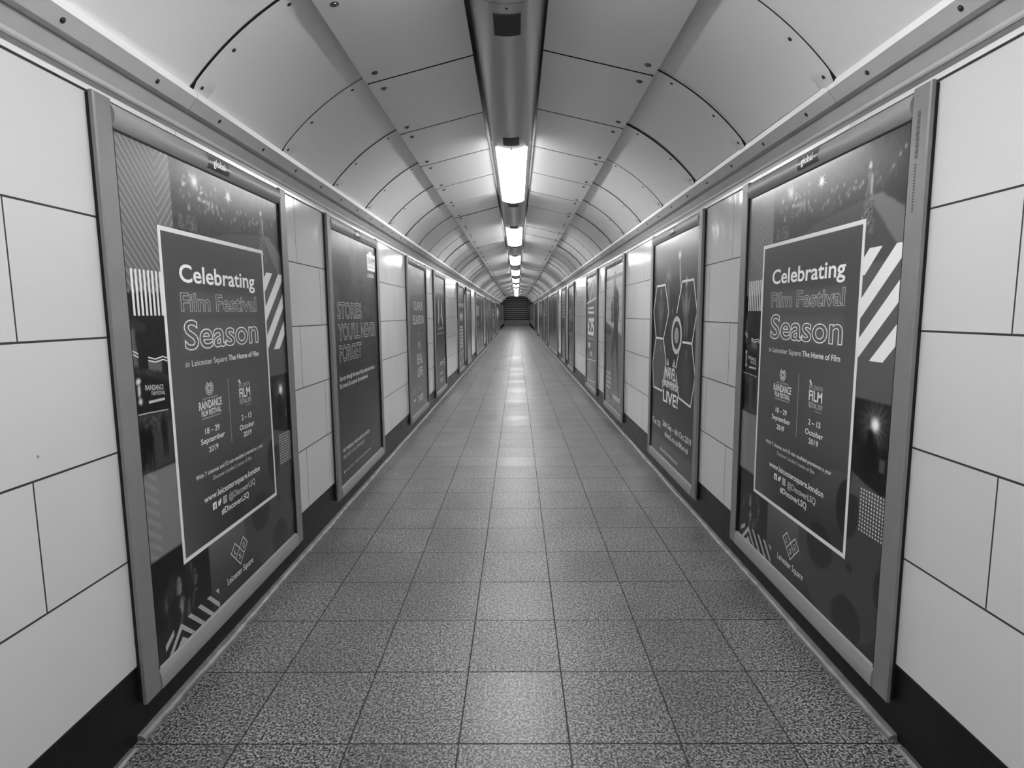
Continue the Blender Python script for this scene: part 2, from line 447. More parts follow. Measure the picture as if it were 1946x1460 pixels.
            for yy in (.27, PER - .27):
                t = (1.79 - e0[0]) / dx
                b = MB(); b.dome((XC + sg * 1.79, yy, e0[1] + dz_ * t), nb, .032, .019, 16, 6, washer=.016)
                bolts.append(b.build('bolt', M['bolt'], pr, smooth=True))
            o = pr
        else:
            o = copy_part(pr, root2)
            if y0 < 90:
                for q2 in bolts:
                    c = q2.copy(); col.objects.link(c); c.parent = o
        o.location = Vector((0, y0, CZ(y0))) * U; o.rotation_euler = ((rng.rand() - .5) * .008 * (y0 > 16), 0, 0)
    b = MB(); b.ext([(XC + sg * .40, 7.50), (XC + sg * 2.0, 7.20), (XC + sg * 2.0, 7.24), (XC + sg * .40, 7.54)], 0, 0, ys=[YN, 60, 122], zf=CZ, flip=(sg < 0))
    b.build('backing_sheet', M['gap'], root2)
# near-black slab for the shaded void over the light channel
b = MB(); b.box(XC - .6, XC + .6, YN, 122, 7.56, 7.62); tag(b.build('ceiling', M['gap']), kind='structure')

# ------------------------------------------------------------------ light channel
LX = -.052
def lprof(a, z0=7.305, hw=.405, drop=.198):
    return (LX + a * hw, z0 - drop * math.sqrt(max(0.0, 1 - a * a)))
def shell(b, a0_, a1_, y0, y1, n=10, th=.012, mi=0, dz=0.0):
    P1 = [lprof(a0_ + (a1_ - a0_) * i / n) for i in range(n + 1)]
    if dz: P1 = [(x, z - dz) for x, z in P1]; P1 = [(P1[0][0], P1[0][1] + dz + .01)] + P1 + [(P1[-1][0], P1[-1][1] + dz + .01)]
    P2 = [(x, z + th) for x, z in P1[::-1]]
    b.ext(P1 + P2, y0, y1, flip=True, mi=mi)
UN = 5.565
ordn = ['nearest', 'second', 'third', 'fourth', 'fifth', 'sixth', 'seventh', 'eighth', 'ninth', 'tenth']
def lamp_unit(y0, label, eb=.08):
    t = empty('ceiling_light', (LX, y0 + UN / 2, 7.107 + CZ(y0)), label=label, cat='ceiling light', group='lit lamps along the middle of the ceiling')
    off = Vector((-LX, -(y0 + UN / 2), -7.107)) * U
    b = MB(); shell(b, -.78, .78, y0 + .06, y0 + UN - eb, 16, .01, dz=.022); d = b.build('diffuser', M['lamp'], t, True); d.location = off
    for s in (-1, 1):
        b = MB(); lo, hi = sorted((s * .785, s * 1.0)); shell(b, lo, hi, y0 + .005, y0 + UN - .005, 5)
        b.ext([(LX + s * .405, 7.305), (LX + s * .43, 7.36), (LX + s * .43, 7.372), (LX + s * .395, 7.315)], y0 + .005, y0 + UN - .005, flip=(s > 0))
        o = b.build('side_reflector', M['steel'], t, True); o.location = off
    for ya, yb in ((y0 + .005, y0 + .06), (y0 + UN - eb, y0 + UN - .005)):
        b = MB(); shell(b, -.75, .75, ya, yb, 14, .014); o = b.build('end_band', M['steel'], t, True); o.location = off
    b = MB(); b.dome((LX, y0 + .033, 7.106), (0, 0, -1), .014, .008, 10, 2); o = b.build('screw', M['screw'], t); o.location = off
    return t
def cover_unit(y0, label):
    t = empty('lamp_channel_cover', (LX, y0 + UN / 2, 7.107 + CZ(y0)), label=label, cat='metal cover', group='metal covers between the ceiling lamps')
    off = Vector((-LX, -(y0 + UN / 2), -7.107)) * U
    b = MB(); shell(b, -1, 1, y0 + .005, y0 + UN - .005, 22)
    for s in (-1, 1): b.ext([(LX + s * .405, 7.305), (LX + s * .43, 7.36), (LX + s * .43, 7.372), (LX + s * .395, 7.315)], y0 + .005, y0 + UN - .005, flip=(s > 0))
    o = b.build('cover', M['steel'], t, True); o.location = off
    # side access strip with stepped joint, right side
    for yg in (y0 + .22, y0 + UN - .82):
        b = MB(); ns = 17; gl = .50
        for i in range(ns):
            P1 = []
            for j in range(9):
                a = -.38 + .76 * j / 8; x, z = lprof(a); P1.append((x, z - .0015))
            P2 = [(x, z - .006) for x, z in P1[::-1]]
            yy = yg + gl * i / ns
            b.ext(P1 + P2, yy, yy + gl / ns * .62, flip=False)
        o = b.build('grille', M['grille'], t); o.location = off
    for yg in (y0 + .09, y0 + UN - .10):
        b = MB(); b.dome((LX, yg, 7.1065), (0, 0, -1), .016, .010, 12, 3); o = b.build('screw', M['screw'], t, True); o.location = off
    return t
k = 0
Y = 6.595
lamp_unit(Y - UN, 'lit tubular ceiling light overhead, just above the viewpoint and out of the picture', eb=.35)
cover_unit(Y - 2 * UN, 'satin metal channel cover behind the viewpoint')
lamp_unit(Y - 3 * UN, 'lit tubular ceiling light behind the viewpoint')
while Y + UN < 122:
    if k < 10:
        cover_unit(Y, 'satin metal channel cover with two slotted grilles, %s along the ceiling' % ordn[k] if k else 'satin metal channel cover with two slotted grilles, nearest, at the top edge of the picture')
    Y += UN
    if Y + UN < 122:
        lamp_unit(Y, '%s glowing white ceiling light along the middle of the vault%s' % (ordn[k], ', largest in view' if k == 0 else ''))
    Y += UN; k += 1

# ------------------------------------------------------------------ text
_tc = {}
def text_mesh(s, bold=0.0, outline=0.0, spacing=1.0):
    key = (s, bold, outline, spacing)
    if key in _tc: return _tc[key]
    cu = bpy.data.curves.new('t', 'FONT'); cu.body = s; cu.size = 1.0; cu.space_character = spacing; cu.resolution_u = 4
    if outline: cu.fill_mode = 'NONE'; cu.bevel_depth = outline; cu.bevel_resolution = 0; cu.offset = bold
    else: cu.offset = bold
    o = bpy.data.objects.new('t', cu); col.objects.link(o)
    bpy.context.view_layer.update()
    me = bpy.data.meshes.new_from_object(o.evaluated_get(bpy.context.evaluated_depsgraph_get()))
    V = np.array([v.co[:] for v in me.vertices]) if len(me.vertices) else np.zeros((0, 3))
    Fc = [tuple(p.vertices) for p in me.polygons]
    bpy.data.objects.remove(o); bpy.data.curves.remove(cu); bpy.data.meshes.remove(me)
    _tc[key] = (V, Fc); return _tc[key]
def H_of(bold=0.0):
    V, _ = text_mesh('H', bold); return V[:, 1].min(), V[:, 1].max()

class Art:
    """a printed sheet: a grid of flat ink values plus vector shapes and lettering, all in sheet units"""
    def __init__(s, W, H, nx, ny, g):
        s.W, s.H, s.nx, s.ny = W, H, nx, ny
        s.U, s.V = np.meshgrid((np.arange(nx) + .5) / nx * W, (np.arange(ny) + .5) / ny * H)
        s.g = np.full((ny, nx), float(g)); s.vec = MB(); s.let = []; s.lv = 0
    def box(s, u0, u1, v0, v1): return (s.U >= u0) & (s.U < u1) & (s.V >= v0) & (s.V < v1)
    def fill(s, mask, g): s.g = np.where(mask, g, s.g)
    def ell(s, u, v, a, c, rot=0.0):
        du, dv = s.U - u, s.V - v; cr, sr = math.cos(rot), math.sin(rot)
        return ((du * cr + dv * sr) / a) ** 2 + ((-du * sr + dv * cr) / c) ** 2
    def blob(s, u, v, a, c, g, soft=1.0, rot=0.0, mask=None):
        w_ = np.clip(np.exp(-s.ell(u, v, a, c, rot) ** (1.0 / soft)), 0, 1)
        if mask is not None: w_ = w_ * mask
        s.g = s.g * (1 - w_) + g * w_
    def solid(s, u, v, a, c, g, rot=0.0, mask=None):
        q = s.ell(u, v, a, c, rot) < 1
        if mask is not None: q = q & mask
        s.fill(q, g)
    def poly_mask(s, P):
        inside = np.zeros(s.U.shape, bool); n = len(P)
        for i in range(n):
            (x0, y0), (x1, y1) = P[i], P[(i + 1) % n]
            if y0 == y1: continue
            c = ((s.V >= min(y0, y1)) & (s.V < max(y0, y1))); xi = x0 + (s.V - y0) * (x1 - x0) / (y1 - y0); inside ^= c & (s.U < xi)
        return inside
    def noise(s, mask, amp, cell=1, seed=0):
        r = np.random.RandomState(seed); ny, nx = s.g.shape; q = r.randn(ny // cell + 2, nx // cell + 2)
        q = np.repeat(np.repeat(q, cell, 0), cell, 1)[:ny, :nx]
        if cell > 1: q = (q + np.roll(q, 1, 0) + np.roll(q, 1, 1) + np.roll(q, -1, 0) + np.roll(q, -1, 1)) / 3.4
        s.g = np.where(mask, s.g + q * amp, s.g)
    def quad(s, P, g, layer=1):
        s.vec.add([(.0008 * layer + 0, p[0], p[1]) for p in P], [tuple(range(len(P)))], float(lin(g) ** 1.1 * 1.25))
    def rect(s, u0, u1, v0, v1, g, layer=1): s.quad([(u0, v0), (u1, v0), (u1, v1), (u0, v1)], g, layer)
    def ring(s, u, v, r0, r1, g, n=28, layer=2, sx=1.0):
        P = [(math.cos(2 * math.pi * i / n), math.sin(2 * math.pi * i / n)) for i in range(n)]
        V = [(.0008 * layer, u + c * r1 * sx, v + d * r1) for c, d in P] + [(.0008 * layer, u + c * r0 * sx, v + d * r0) for c, d in P]
        s.vec.add(V, [(i, (i + 1) % n, n + (i + 1) % n, n + i) for i in range(n)], float(lin(g) ** 1.1 * 1.25))
    def disc(s, u, v, r, g, n=12, layer=2, sx=1.0):
        s.quad([(u + math.cos(2 * math.pi * i / n) * r * sx, v + math.sin(2 * math.pi * i / n) * r) for i in range(n)], g, layer)
    def line(s, P, w_, g, layer=2, closed=False):
        P = [Vector(p) for p in P]; n = len(P); D = [(P[(i + 1) % n] - P[i]).normalized() for i in range(n)]; Lf = []; Rt = []
        for i in range(n):
            d0 = D[i - 1] if (closed or i > 0) else D[i]; d1 = D[i] if (closed or i < n - 1) else D[i - 1]
            n0, n1 = Vector((-d0.y, d0.x)), Vector((-d1.y, d1.x)); mt = (n0 + n1).normalized(); k = w_ / 2 / max(.35, mt.dot(n0))
            Lf.append(P[i] + mt * k); Rt.append(P[i] - mt * k)
        for i in range(n if closed else n - 1):
            j = (i + 1) % n; s.quad([Rt[i], Rt[j], Lf[j], Lf[i]], g, layer)
    def text(s, t, u0, u1, base, cap, g=232, bold=0.0, outline=0.0, layer=3, spacing=1.0, shear=0.0, arch=0.0):
        bold *= .5; V, Fc = text_mesh(t, bold, outline, spacing)
        if not len(V): return
        h0, h1 = H_of(bold); w0, w1 = V[:, 0].min(), V[:, 0].max(); k = cap / (h1 - h0)
        X = (V[:, 0] - w0) / (w1 - w0) * (u1 - u0) + u0; Z = (V[:, 1] - h0) * k + base + shear * (X - u0)
        if arch: Z = Z + arch * (1 - ((X - (u0 + u1) / 2) / ((u1 - u0) / 2)) ** 2)
        D = V[:, 2] * 0.05 + .0008 * layer if outline else np.full(len(X), .0008 * layer)
        mb = MB(); mb.add(list(zip(D, X, Z)), Fc, float(lin(g) ** 1.1 * 1.25)); s.let.append(mb)
    def objects(s, parent, x, v0):
        """sheet mesh and its lettering; local frame: x out of the wall, y along, z up"""
        b = MB(); W, H, nx, ny = s.W, s.H, s.nx, s.ny
        xs = np.linspace(0, W, nx + 1) - W / 2; zs = np.linspace(0, H, ny + 1) + v0
        vv = [(x, yy, zz) for zz in zs for yy in xs]
        pg = np.pad(s.g, 1, mode='edge'); vg = (pg[:-1, :-1] + pg[1:, :-1] + pg[:-1, 1:] + pg[1:, 1:]) / 4; val = lin(np.clip(vg, 4, 250)) ** 1.1 * 1.25
        b.v = vv
        for j in range(ny):
            for i in range(nx):
                a = j * (nx + 1) + i; b.f.append((a, a + 1, a + nx + 2, a + nx + 1)); b.c.append((float(val[j, i]), float(val[j, i + 1]), float(val[j + 1, i + 1]), float(val[j + 1, i]))); b.mi.append(0)
        o = len(b.v)
        b.v += [(x + p[0], p[1] - W / 2, p[2] + v0) for p in s.vec.v]; b.f += [tuple(i + o for i in f) for f in s.vec.f]; b.c += s.vec.c; b.mi += [0] * len(s.vec.f)
        sheet = b.build('poster', M['print'], parent, ink=True)
        for q in s.let:
            b = MB(); b.v = [(x + p[0], p[1] - W / 2, p[2] + v0) for p in q.v]; b.f = q.f; b.c = q.c; b.mi = [0] * len(b.f)
            b.build('lettering', M['print'], sheet, ink=True)
        return sheet

# ------------------------------------------------------------------ the artworks
PW, PH = 3.5, 4.95
def art_festival():
    A_ = Art(PW, PH, 250, 353, 96); U_, V_ = A_.U, A_.V
    A_.g = np.where(V_ < 1.9, 46 + 52 * np.clip(V_ / .8, 0, 1) * np.clip(1.75 - U_ * .3, .3, 1), 92)
    # big pale disc with craters, bottom right
    A_.solid(2.76, .80, .87, .88, 68)
    for u, v, a, c in ((2.37, .73, .27, .25), (2.965, .735, .05, .05), (2.95, .16, .27, .25), (3.56, .74, .19, .25), (2.86, 1.32, .2, .3)): A_.solid(u, v, a, c, 44)
    # left lower greys with faint slanted bands
    m_ = A_.box(0, .56, 1.0, 1.875); A_.fill(m_, 122)
    A_.fill(m_ & (U_ < .24) & (((V_ - .35 * (.24 - U_) * 2) * 8.5) % 1 < .42), 138)
    # stripe-patterned column
    m_ = A_.box(0, .826, 3.55, 4.95); A_.fill(m_, 100 + 14 * np.clip((V_ - 3.6), 0, 1))
    # crowd photograph across the top
    m_ = A_.box(.826, 3.5, 3.78, 4.95)
    A_.fill(m_, 50 + 12 * np.clip((V_ - 4.1), 0, 1)); A_.noise(m_, 5, 2, 1); A_.noise(m_ & (V_ < 4.62), 8, 1, 2)
    floor_ = A_.poly_mask([(1.55, 4.2), (2.3, 4.42), (3.1, 4.42), (3.5, 4.18), (3.5, 3.6), (1.4, 3.6)]) & m_
    A_.fill(floor_, 76); A_.fill(A_.poly_mask([(2.9, 4.42), (3.12, 4.41), (3.5, 4.2), (3.5, 3.93), (3.36, 3.93)]) & m_, 112)
    A_.fill(A_.poly_mask([(1.9, 4.3), (3.2, 4.45), (3.5, 4.45), (3.5, 4.22), (3.16, 4.41), (2.4, 4.42)]) & m_, 46)
    r = np.random.RandomState(3)
    for i in range(60):
        u, v = 1.0 + r.rand() * 2.4, 4.45 + r.rand() * .18; A_.solid(u, v, .018, .022, 90 + 60 * r.rand(), mask=m_)
    for i in range(34): A_.solid(1.0 + r.rand() * .75, 4.55 + r.rand() * .3, .02 + .02 * r.rand(), .012, 120 + 90 * r.rand(), r.rand() * 3, mask=m_)
    for u, v, h in ((2.33, 4.50, .14), (2.46, 4.50, .13), (3.25, 4.5, .13), (3.40, 4.6, .16), (3.47, 4.62, .18), (3.33, 4.56, .15)):
        A_.blob(u, v, .035, h, 38, .5, mask=m_); A_.solid(u, v + h * .9, .015, .02, 150, mask=m_)
    A_.blob(1.28, 4.77, .07, .07, 250, 1, mask=m_); A_.blob(2.01, 4.747, .045, .05, 255, .9, mask=m_)
    A_.fill(A_.poly_mask([(2.84, 4.45), (2.90, 4.63), (2.96, 4.45), (3.03, 4.04), (2.78, 4.12)]) & m_, 92); A_.noise(A_.poly_mask([(2.84, 4.45), (2.96, 4.45), (3.03, 4.04), (2.78, 4.12)]) & m_, 38, 1, 9)
    A_.solid(2.91, 4.57, .035, .09, 105, mask=m_); A_.solid(2.94, 4.52, .014, .10, 175, mask=m_); A_.solid(2.90, 4.70, .026, .036, 190, mask=m_)
    m2 = A_.box(.93, 1.27, 4.24, 4.395); A_.fill(m2, 84); A_.noise(m2, 18, 2, 5)
    # theatre front photograph, left
    m_ = A_.box(0, .555, 1.873, 3.556); A_.fill(m_, 22); A_.noise(m_, 4, 2, 3)
    A_.fill(A_.poly_mask([(.0, 3.26), (.10, 3.33), (.25, 3.26), (.25, 3.2), (.0, 3.18)]) & m_, 48)
    A_.fill(A_.poly_mask([(.02, 3.2), (.09, 3.24), (.12, 2.86), (.03, 2.9)]) & m_, 92)
    A_.fill(A_.poly_mask([(.25, 2.94), (.36, 2.92), (.46, 2.94), (.46, 2.8), (.25, 2.84)]) & m_, 98)
    A_.fill(A_.poly_mask([(.02, 2.9), (.55, 2.77), (.55, 2.70), (.02, 2.83)]) & m_, 44); A_.noise(A_.poly_mask([(.05, 2.88), (.35, 2.80), (.35, 2.76), (.05, 2.84)]) & m_, 28, 1, 6)
    A_.fill(A_.poly_mask([(.0, 2.44), (.53, 2.42), (.53, 2.2), (.3, 2.16), (0, 2.36)]) & m_, 60); A_.noise(A_.box(.02, .5, 2.2, 2.4) & m_, 26, 1, 8)
    A_.fill(A_.poly_mask([(.2, 2.17), (.54, 2.32), (.54, 1.9), (.04, 1.88)]) & m_, 66)
    for u, v in ((.10, 2.2), (.19, 2.18), (.42, 2.25)): A_.blob(u, v, .05, .14, 14, .4, mask=m_); A_.blob(u - .02, v - .17, .016, .12, 20, .5, mask=m_); A_.blob(u + .03, v - .17, .016, .12, 24, .5, mask=m_)
    A_.solid(.09, 2.745, .035, .03, 205, mask=m_); A_.solid(.09, 2.66, .022, .06, 190, mask=m_); A_.solid(.10, 2.56, .03, .03, 195, mask=m_)
    # audience photograph, bottom left
    m_ = A_.box(0, 1.04, 0, 1.017); A_.fill(m_, 18)
    A_.fill(A_.poly_mask([(0, .25), (.35, .38), (.6, .37), (.5, .1), (0, 0)]) & m_, 34)
    for u, v, a, c, g_, ro in ((.38, .60, .12, .19, 34, .2), (.66, .60, .11, .19, 32, .1), (.19, .52, .10, .13, 30, 0), (.64, .76, .06, .07, 40, 0), (.26, .62, .05, .05, 44, 0)): A_.solid(u, v, a, c, g_, ro, m_)
    A_.fill(A_.poly_mask([(.24, .18), (.36, .34), (.52, .44), (.60, .36), (.66, .20), (.5, .1)]) & m_, 30)
    def seg(u0, v0, u1, v1, r0, r1, g_):
        d2 = (u1 - u0) ** 2 + (v1 - v0) ** 2; t_ = np.clip(((U_ - u0) * (u1 - u0) + (V_ - v0) * (v1 - v0)) / d2, 0, 1)
        A_.fill(m_ & (np.hypot(U_ - u0 - t_ * (u1 - u0), V_ - v0 - t_ * (v1 - v0)) < r0 + (r1 - r0) * t_), g_)
    def head(u, v, k, g_):                                    # a face in profile, turned to the right
        Q = [(-.035, .095), (.02, .10), (.045, .075), (.048, .045), (.044, .03), (.075, -.008), (.052, -.018), (.060, -.032), (.052, -.042), (.058, -.055), (.046, -.068), (.045, -.095), (.01, -.108), (-.035, -.08), (-.045, -.02)]
        A_.fill(A_.poly_mask([(u + a_ * k, v + b_ * k) for a_, b_ in Q]) & m_, g_)
        A_.fill(A_.poly_mask([(u + a_ * k, v + b_ * k) for a_, b_ in [(-.035, .095), (.0, .09), (-.012, .02), (-.02, -.08), (-.045, -.08), (-.06, .0)]]) & m_, g_ * .62)
        seg(u + .020 * k, v + .028 * k, u + .040 * k, v + .024 * k, .005 * k, .005 * k, g_ * .25); seg(u + .018 * k, v + .046 * k, u + .044 * k, v + .046 * k, .004 * k, .003 * k, g_ * .4)
        seg(u + .036 * k, v - .044 * k, u + .054 * k, v - .043 * k, .004 * k, .003 * k, g_ * .35)
    seg(.40, .50, .36, .20, .06, .10, 26)
    head(.44, .615, .95, 118); head(.735, .585, .88, 84); head(.215, .525, .62, 92); head(.675, .715, .5, 84)
    for i in range(6): seg(.36 - .012 * i, .70 - .01 * i, .33 - .012 * i, .50, .003, .002, 58)
    for i in range(4): seg(.455 + .012 * i, .38, .452 + .026 * i, .485 - .010 * abs(i - 1), .0095, .007, 138 - 8 * i)
    seg(.455, .37, .425, .42, .011, .008, 120); seg(.475, .375, .465, .30, .030, .022, 126); seg(.465, .30, .44, .20, .022, .024, 74)
    for i in range(4): seg(.700 + .006 * i, .405 + .012 * i, .735 + .016 * i, .455 - .010 * i, .0085, .007, 112 - 8 * i)
    seg(.70, .40, .66, .30, .022, .02, 70); seg(.60, .40, .58, .24, .016, .03, 82)
    seg(.235, .45, .25, .30, .008, .006, 66)
    # camera-flash photograph, right
    m_ = A_.box(2.89, 3.5, 1.625, 2.487); A_.fill(m_, 26); A_.noise(m_, 5, 2, 12)
    ang = np.arctan2(V_ - 2.265, U_ - 3.235); rad = np.hypot(V_ - 2.265, U_ - 3.235)
    A_.g = np.where(m_, A_.g + np.clip(1 - rad / .30, 0, 1) * 80 * (1 + .8 * np.sin(ang * 13) * np.sin(ang * 29)), A_.g)
    A_.blob(3.235, 2.265, .065, .07, 252, .8, mask=m_)
    A_.blob(3.18, 1.93, .10, .24, 14, .35, mask=m_); A_.blob(3.17, 2.16, .05, .05, 20, .4, mask=m_)
    A_.fill(A_.box(3.33, 3.41, 1.84, 1.96) & m_, 80); A_.fill(A_.poly_mask([(2.9, 1.74), (3.1, 1.68), (3.5, 1.6), (3.5, 1.4), (2.9, 1.5)]) & (A_.box(2.89, 3.5, 1.5, 1.74)), 84)
    # the text box: dark fade, bottom right darkest
    m_ = A_.box(.58, 2.87, .81, 4.19)
    tone = 76 + 14 * np.clip(1 - abs(V_ - 2.4) / 1.2, 0, 1) - np.clip((1.9 - V_), 0, 1.1) * 34 * np.clip((U_ - .6) / 1.2, 0, 1) + np.clip(1.7 - V_, 0, 1) * 16 * np.clip(1 - (U_ - .6) / .7, 0, 1)
    A_.fill(m_, tone)
    A_.fill(m_ & (A_.ell(2.76, .80, .87, .88) < 1), tone + 12)
    for u, v, a, c in ((2.37, .73, .27, .25), (2.86, 1.32, .2, .3)): A_.fill(m_ & (A_.ell(u, v, a, c) < 1), 36)
    for v, h in ((3.48, .12), (3.14, .17)): A_.g = np.where(m_, A_.g + 16 * np.exp(-((V_ - v) / h) ** 4) * np.clip((U_ - .8) * 8, 0, 1) * np.clip((2.65 - U_) * 8, 0, 1), A_.g)
    # vector shapes ------------------------------------------------
    for i in range(16):                                       # chevrons
        v = 4.874 - .0935 * i; w_ = .03; sl = 1.10
        for sgn, lim in ((-1, .58), (1, .246)):
            u_end = .58 + sgn * lim; v_end = v + sl * lim
            P = [(.58, v - w_), (u_end, v_end - w_), (u_end, v_end + w_ * .1), (.58, v + w_ * .1)]
            if v + w_ < 3.56: continue
            tmax = min(lim, (4.945 - v) / sl)
            t0 = max(0, (4.235 - v) / sl) if sgn > 0 else (.03 if v < 4.24 else 0)
            if tmax > t0 and v > 3.7: P = [(.58 + sgn * t0, v + sl * t0 - w_), (.58 + sgn * tmax, v + sl * tmax - w_), (.58 + sgn * tmax, v + sl * tmax), (.58 + sgn * t0, v + sl * t0)]
            else: continue
            A_.quad(P if sgn > 0 else P[::-1], 140)
    for i in range(16, 27):                                   # left arms lower down
        v = 4.874 - .0935 * i
        t0 = max(.03, (3.57 - v) / 1.1); 
        if t0 < .58: A_.quad([(.58 - t0, v + 1.1 * t0 - .03), (.58 - t0, v + 1.1 * t0), (0.0, v + 1.1 * .58), (0.0, v + 1.1 * .58 - .03)], 132)
    for i in range(12, 16):
        v = 4.874 - .0935 * i; t0 = max(.03, (3.57 - v) / 1.1); A_.quad([(.58 - t0, v + 1.1 * t0 - .03), (.58 - t0, v + 1.1 * t0), (0.0, v + 1.1 * .58), (0.0, v + 1.1 * .58 - .03)], 132) if v <= 3.7 else None
    for i in range(8): A_.rect(.101 + .0603 * i, .132 + .0603 * i, 3.344, 3.766, 222, 2)
    for off in (0, .03): A_.line([(.02, 3.04 - off), (.12, 2.997 - off)], .012, 215); A_.line([(.256, 2.958 - off), (.362, 2.933 - off), (.484, 2.95 - off), (.55, 2.93 - off)], .012, 215)
    A_.line([(.0, 2.445), (.2, 2.44), (.5, 2.425)], .012, 170)
    A_.rect(.213, .46, 2.525, 2.55, 185, 2)
    for P in ([(2.87, 3.676), (2.918, 3.676), (3.168, 3.926), (2.971, 3.926), (2.87, 3.83)], [(2.87, 3.24), (3.5, 3.84), (3.5, 3.926), (3.371, 3.926), (2.87, 3.44)],
              [(2.87, 2.855), (3.5, 3.455), (3.5, 3.655), (2.87, 3.05)], [(3.281, 2.858), (3.5, 3.065), (3.5, 3.265), (3.075, 2.858)]): A_.quad(P, 225, 2)
    for i in range(10):
        for j in range(12): A_.disc(3.091 + .0447 * i * .98, 1.196 + .0373 * j, .0125, 205, 8, 2)
    A_.line([(.575, .815), (.575, 4.19), (2.865, 4.19), (2.865, .815)], .045, 222, 3, closed=True)
    cl = 172
    A_.quad([(.155, .14), (.159, .077), (.305, .165), (.305, .227)], cl, 2)
    A_.quad([(.20, 0), (.27, 0), (.436, .155), (.428, .224)], cl, 2); A_.quad([(.428, .224), (.436, .155), (.60, .01), (.67, .0)], cl, 2); A_.quad([(.34, 0), (.44, .075), (.53, 0)], cl, 2)
    for u in (.55, .741, .931): A_.quad([(u, .23), (min(u + .25, 1.19), .23 - min(.25, 1.19 - u) * .93), (min(u + .32, 1.19), .232 - (min(u + .32, 1.19) - u - .066) * .93), (u + .066, .232)], cl, 2)
    A_.quad([(1.188, .160), (1.191, .226), (1.116, .232)], cl + 10, 2)
    # two-square monogram
    w_ = .013
    A_.line([(1.513, .495), (1.617, .587), (1.722, .492), (1.618, .392)], w_, 215, 3, closed=True)
    A_.line([(1.722, .492), (1.83, .590), (1.930, .484), (1.828, .385)], w_, 215, 3, closed=True)
    A_.line([(1.618, .392), (1.727, .280), (1.828, .385)], w_, 215, 3)
    for t_, uc, vc in (('L', 1.617, .455), ('Q', 1.828, .452), ('S', 1.722, .352)):
        A_.text(t_, uc - .028, uc + .028, vc, .065, 215, .01)
    A_.text('Leicester Square', 1.387, 2.055, .160, .082, 225, .014)
    A_.text('Celebrating', .866, 2.585, 3.686, .185, 236, .035)
    A_.text('Film Festival', .858, 2.600, 3.389, .188, 205, .025, .011)
    A_.text('Season', .874, 2.600, 2.985, .305, 235, .025, .0135)
    A_.text('in Leicester Square', .862, 1.735, 2.806, .063, 220)
    A_.text('The Home of Film', 1.768, 2.580, 2.806, .066, 236, .03)
    for r0, r1 in ((.016, .026), (.036, .046)): A_.ring(1.292, 2.535, r0 + .008, r1 + .008, 225)
    for sgn in (-1, 1):
        for i in range(7):
            t = math.radians(-75 + i * 22); A_.disc(1.292 + sgn * .078 * math.cos(t), 2.535 + .072 * math.sin(t), .011, 215, 6)
    A_.text('LONDON 18-29 SEPTEMBER 2019', 1.13, 1.46, 2.418, .02, 200)
    A_.text('RAINDANCE', 1.053, 1.540, 2.314, .09, 232, .03); A_.text('FILM FESTIVAL', 1.093, 1.513, 2.238, .063, 228, .03)
    A_.rect(1.10, 1.50, 2.205, 2.220, 150, 2)
    A_.text('18 \u2013 29', 1.14, 1.452, 2.036, .066, 232, .022); A_.text('September', 1.04, 1.556, 1.934, .064, 232, .022); A_.text('2019', 1.190, 1.396, 1.822, .064, 232, .022)
    A_.rect(1.712, 1.722, 1.823, 2.594, 165, 2)
    A_.disc(1.99, 2.535, .02, 215); A_.disc(2.015, 2.51, .018, 215)
    A_.text('BFI LONDON', 1.977, 2.268, 2.452, .047, 190); A_.text('FILM', 1.977, 2.268, 2.316, .122, 232, .035); A_.text('FESTIVAL 2019', 1.977, 2.280, 2.238, .060, 200, .01)
    A_.rect(2.12, 2.28, 2.205, 2.212, 170, 2)
    A_.text('2 \u2013 13', 1.995, 2.262, 2.036, .066, 232, .022); A_.text('October', 1.933, 2.330, 1.918, .064, 232, .022); A_.text('2019', 2.020, 2.234, 1.818, .064, 232, .022)
    A_.text('With 7 cinemas and 52 star-studded premieres a year', .892, 2.540, 1.580, .048, 225, .02)
    A_.text("Discover London's home of film", 1.236, 2.190, 1.492, .047, 210)
    A_.text('www.leicestersquare.london', 1.022, 2.404, 1.286, .075, 232, .022)
    A_.rect(1.185, 1.268, 1.152, 1.235, 228, 3); A_.text('f', 1.215, 1.250, 1.152, .06, 60, .02, layer=5)
    A_.quad([(1.30, 1.16), (1.345, 1.165), (1.375, 1.20), (1.378, 1.232), (1.345, 1.235), (1.33, 1.205), (1.30, 1.228), (1.305, 1.185)], 228, 3)
    A_.line([(1.425, 1.157), (1.498, 1.157), (1.498, 1.230), (1.425, 1.230)], .011, 225, 3, closed=True); A_.ring(1.4615, 1.1935, .013, .023, 225)
    A_.text('@DiscoverLSQ', 1.560, 2.250, 1.152, .076, 215); A_.text('#DiscoverLSQ', 1.367, 2.053, 1.034, .074, 232, .022)
    A_.text('RAINDANCE', .178, .452, 2.655, .05, 205, .02, shear=-.09); A_.text('FILM FESTIVAL', .262, .472, 2.598, .038, 195, .02, shear=-.09)
    for i in range(10):                                       # rays of the big flash
        t = i * math.pi / 5 + .3; L_ = .11 if i % 2 else .07
        A_.quad([(2.01 + .012 * math.cos(t + 1.57), 4.747 + .012 * math.sin(t + 1.57)), (2.01 - .012 * math.cos(t + 1.57), 4.747 - .012 * math.sin(t + 1.57)), (2.01 + L_ * math.cos(t), 4.747 + L_ * math.sin(t))], 235, 2)
    A_.disc(2.01, 4.747, .034, 245, 16, 4)
    return A_

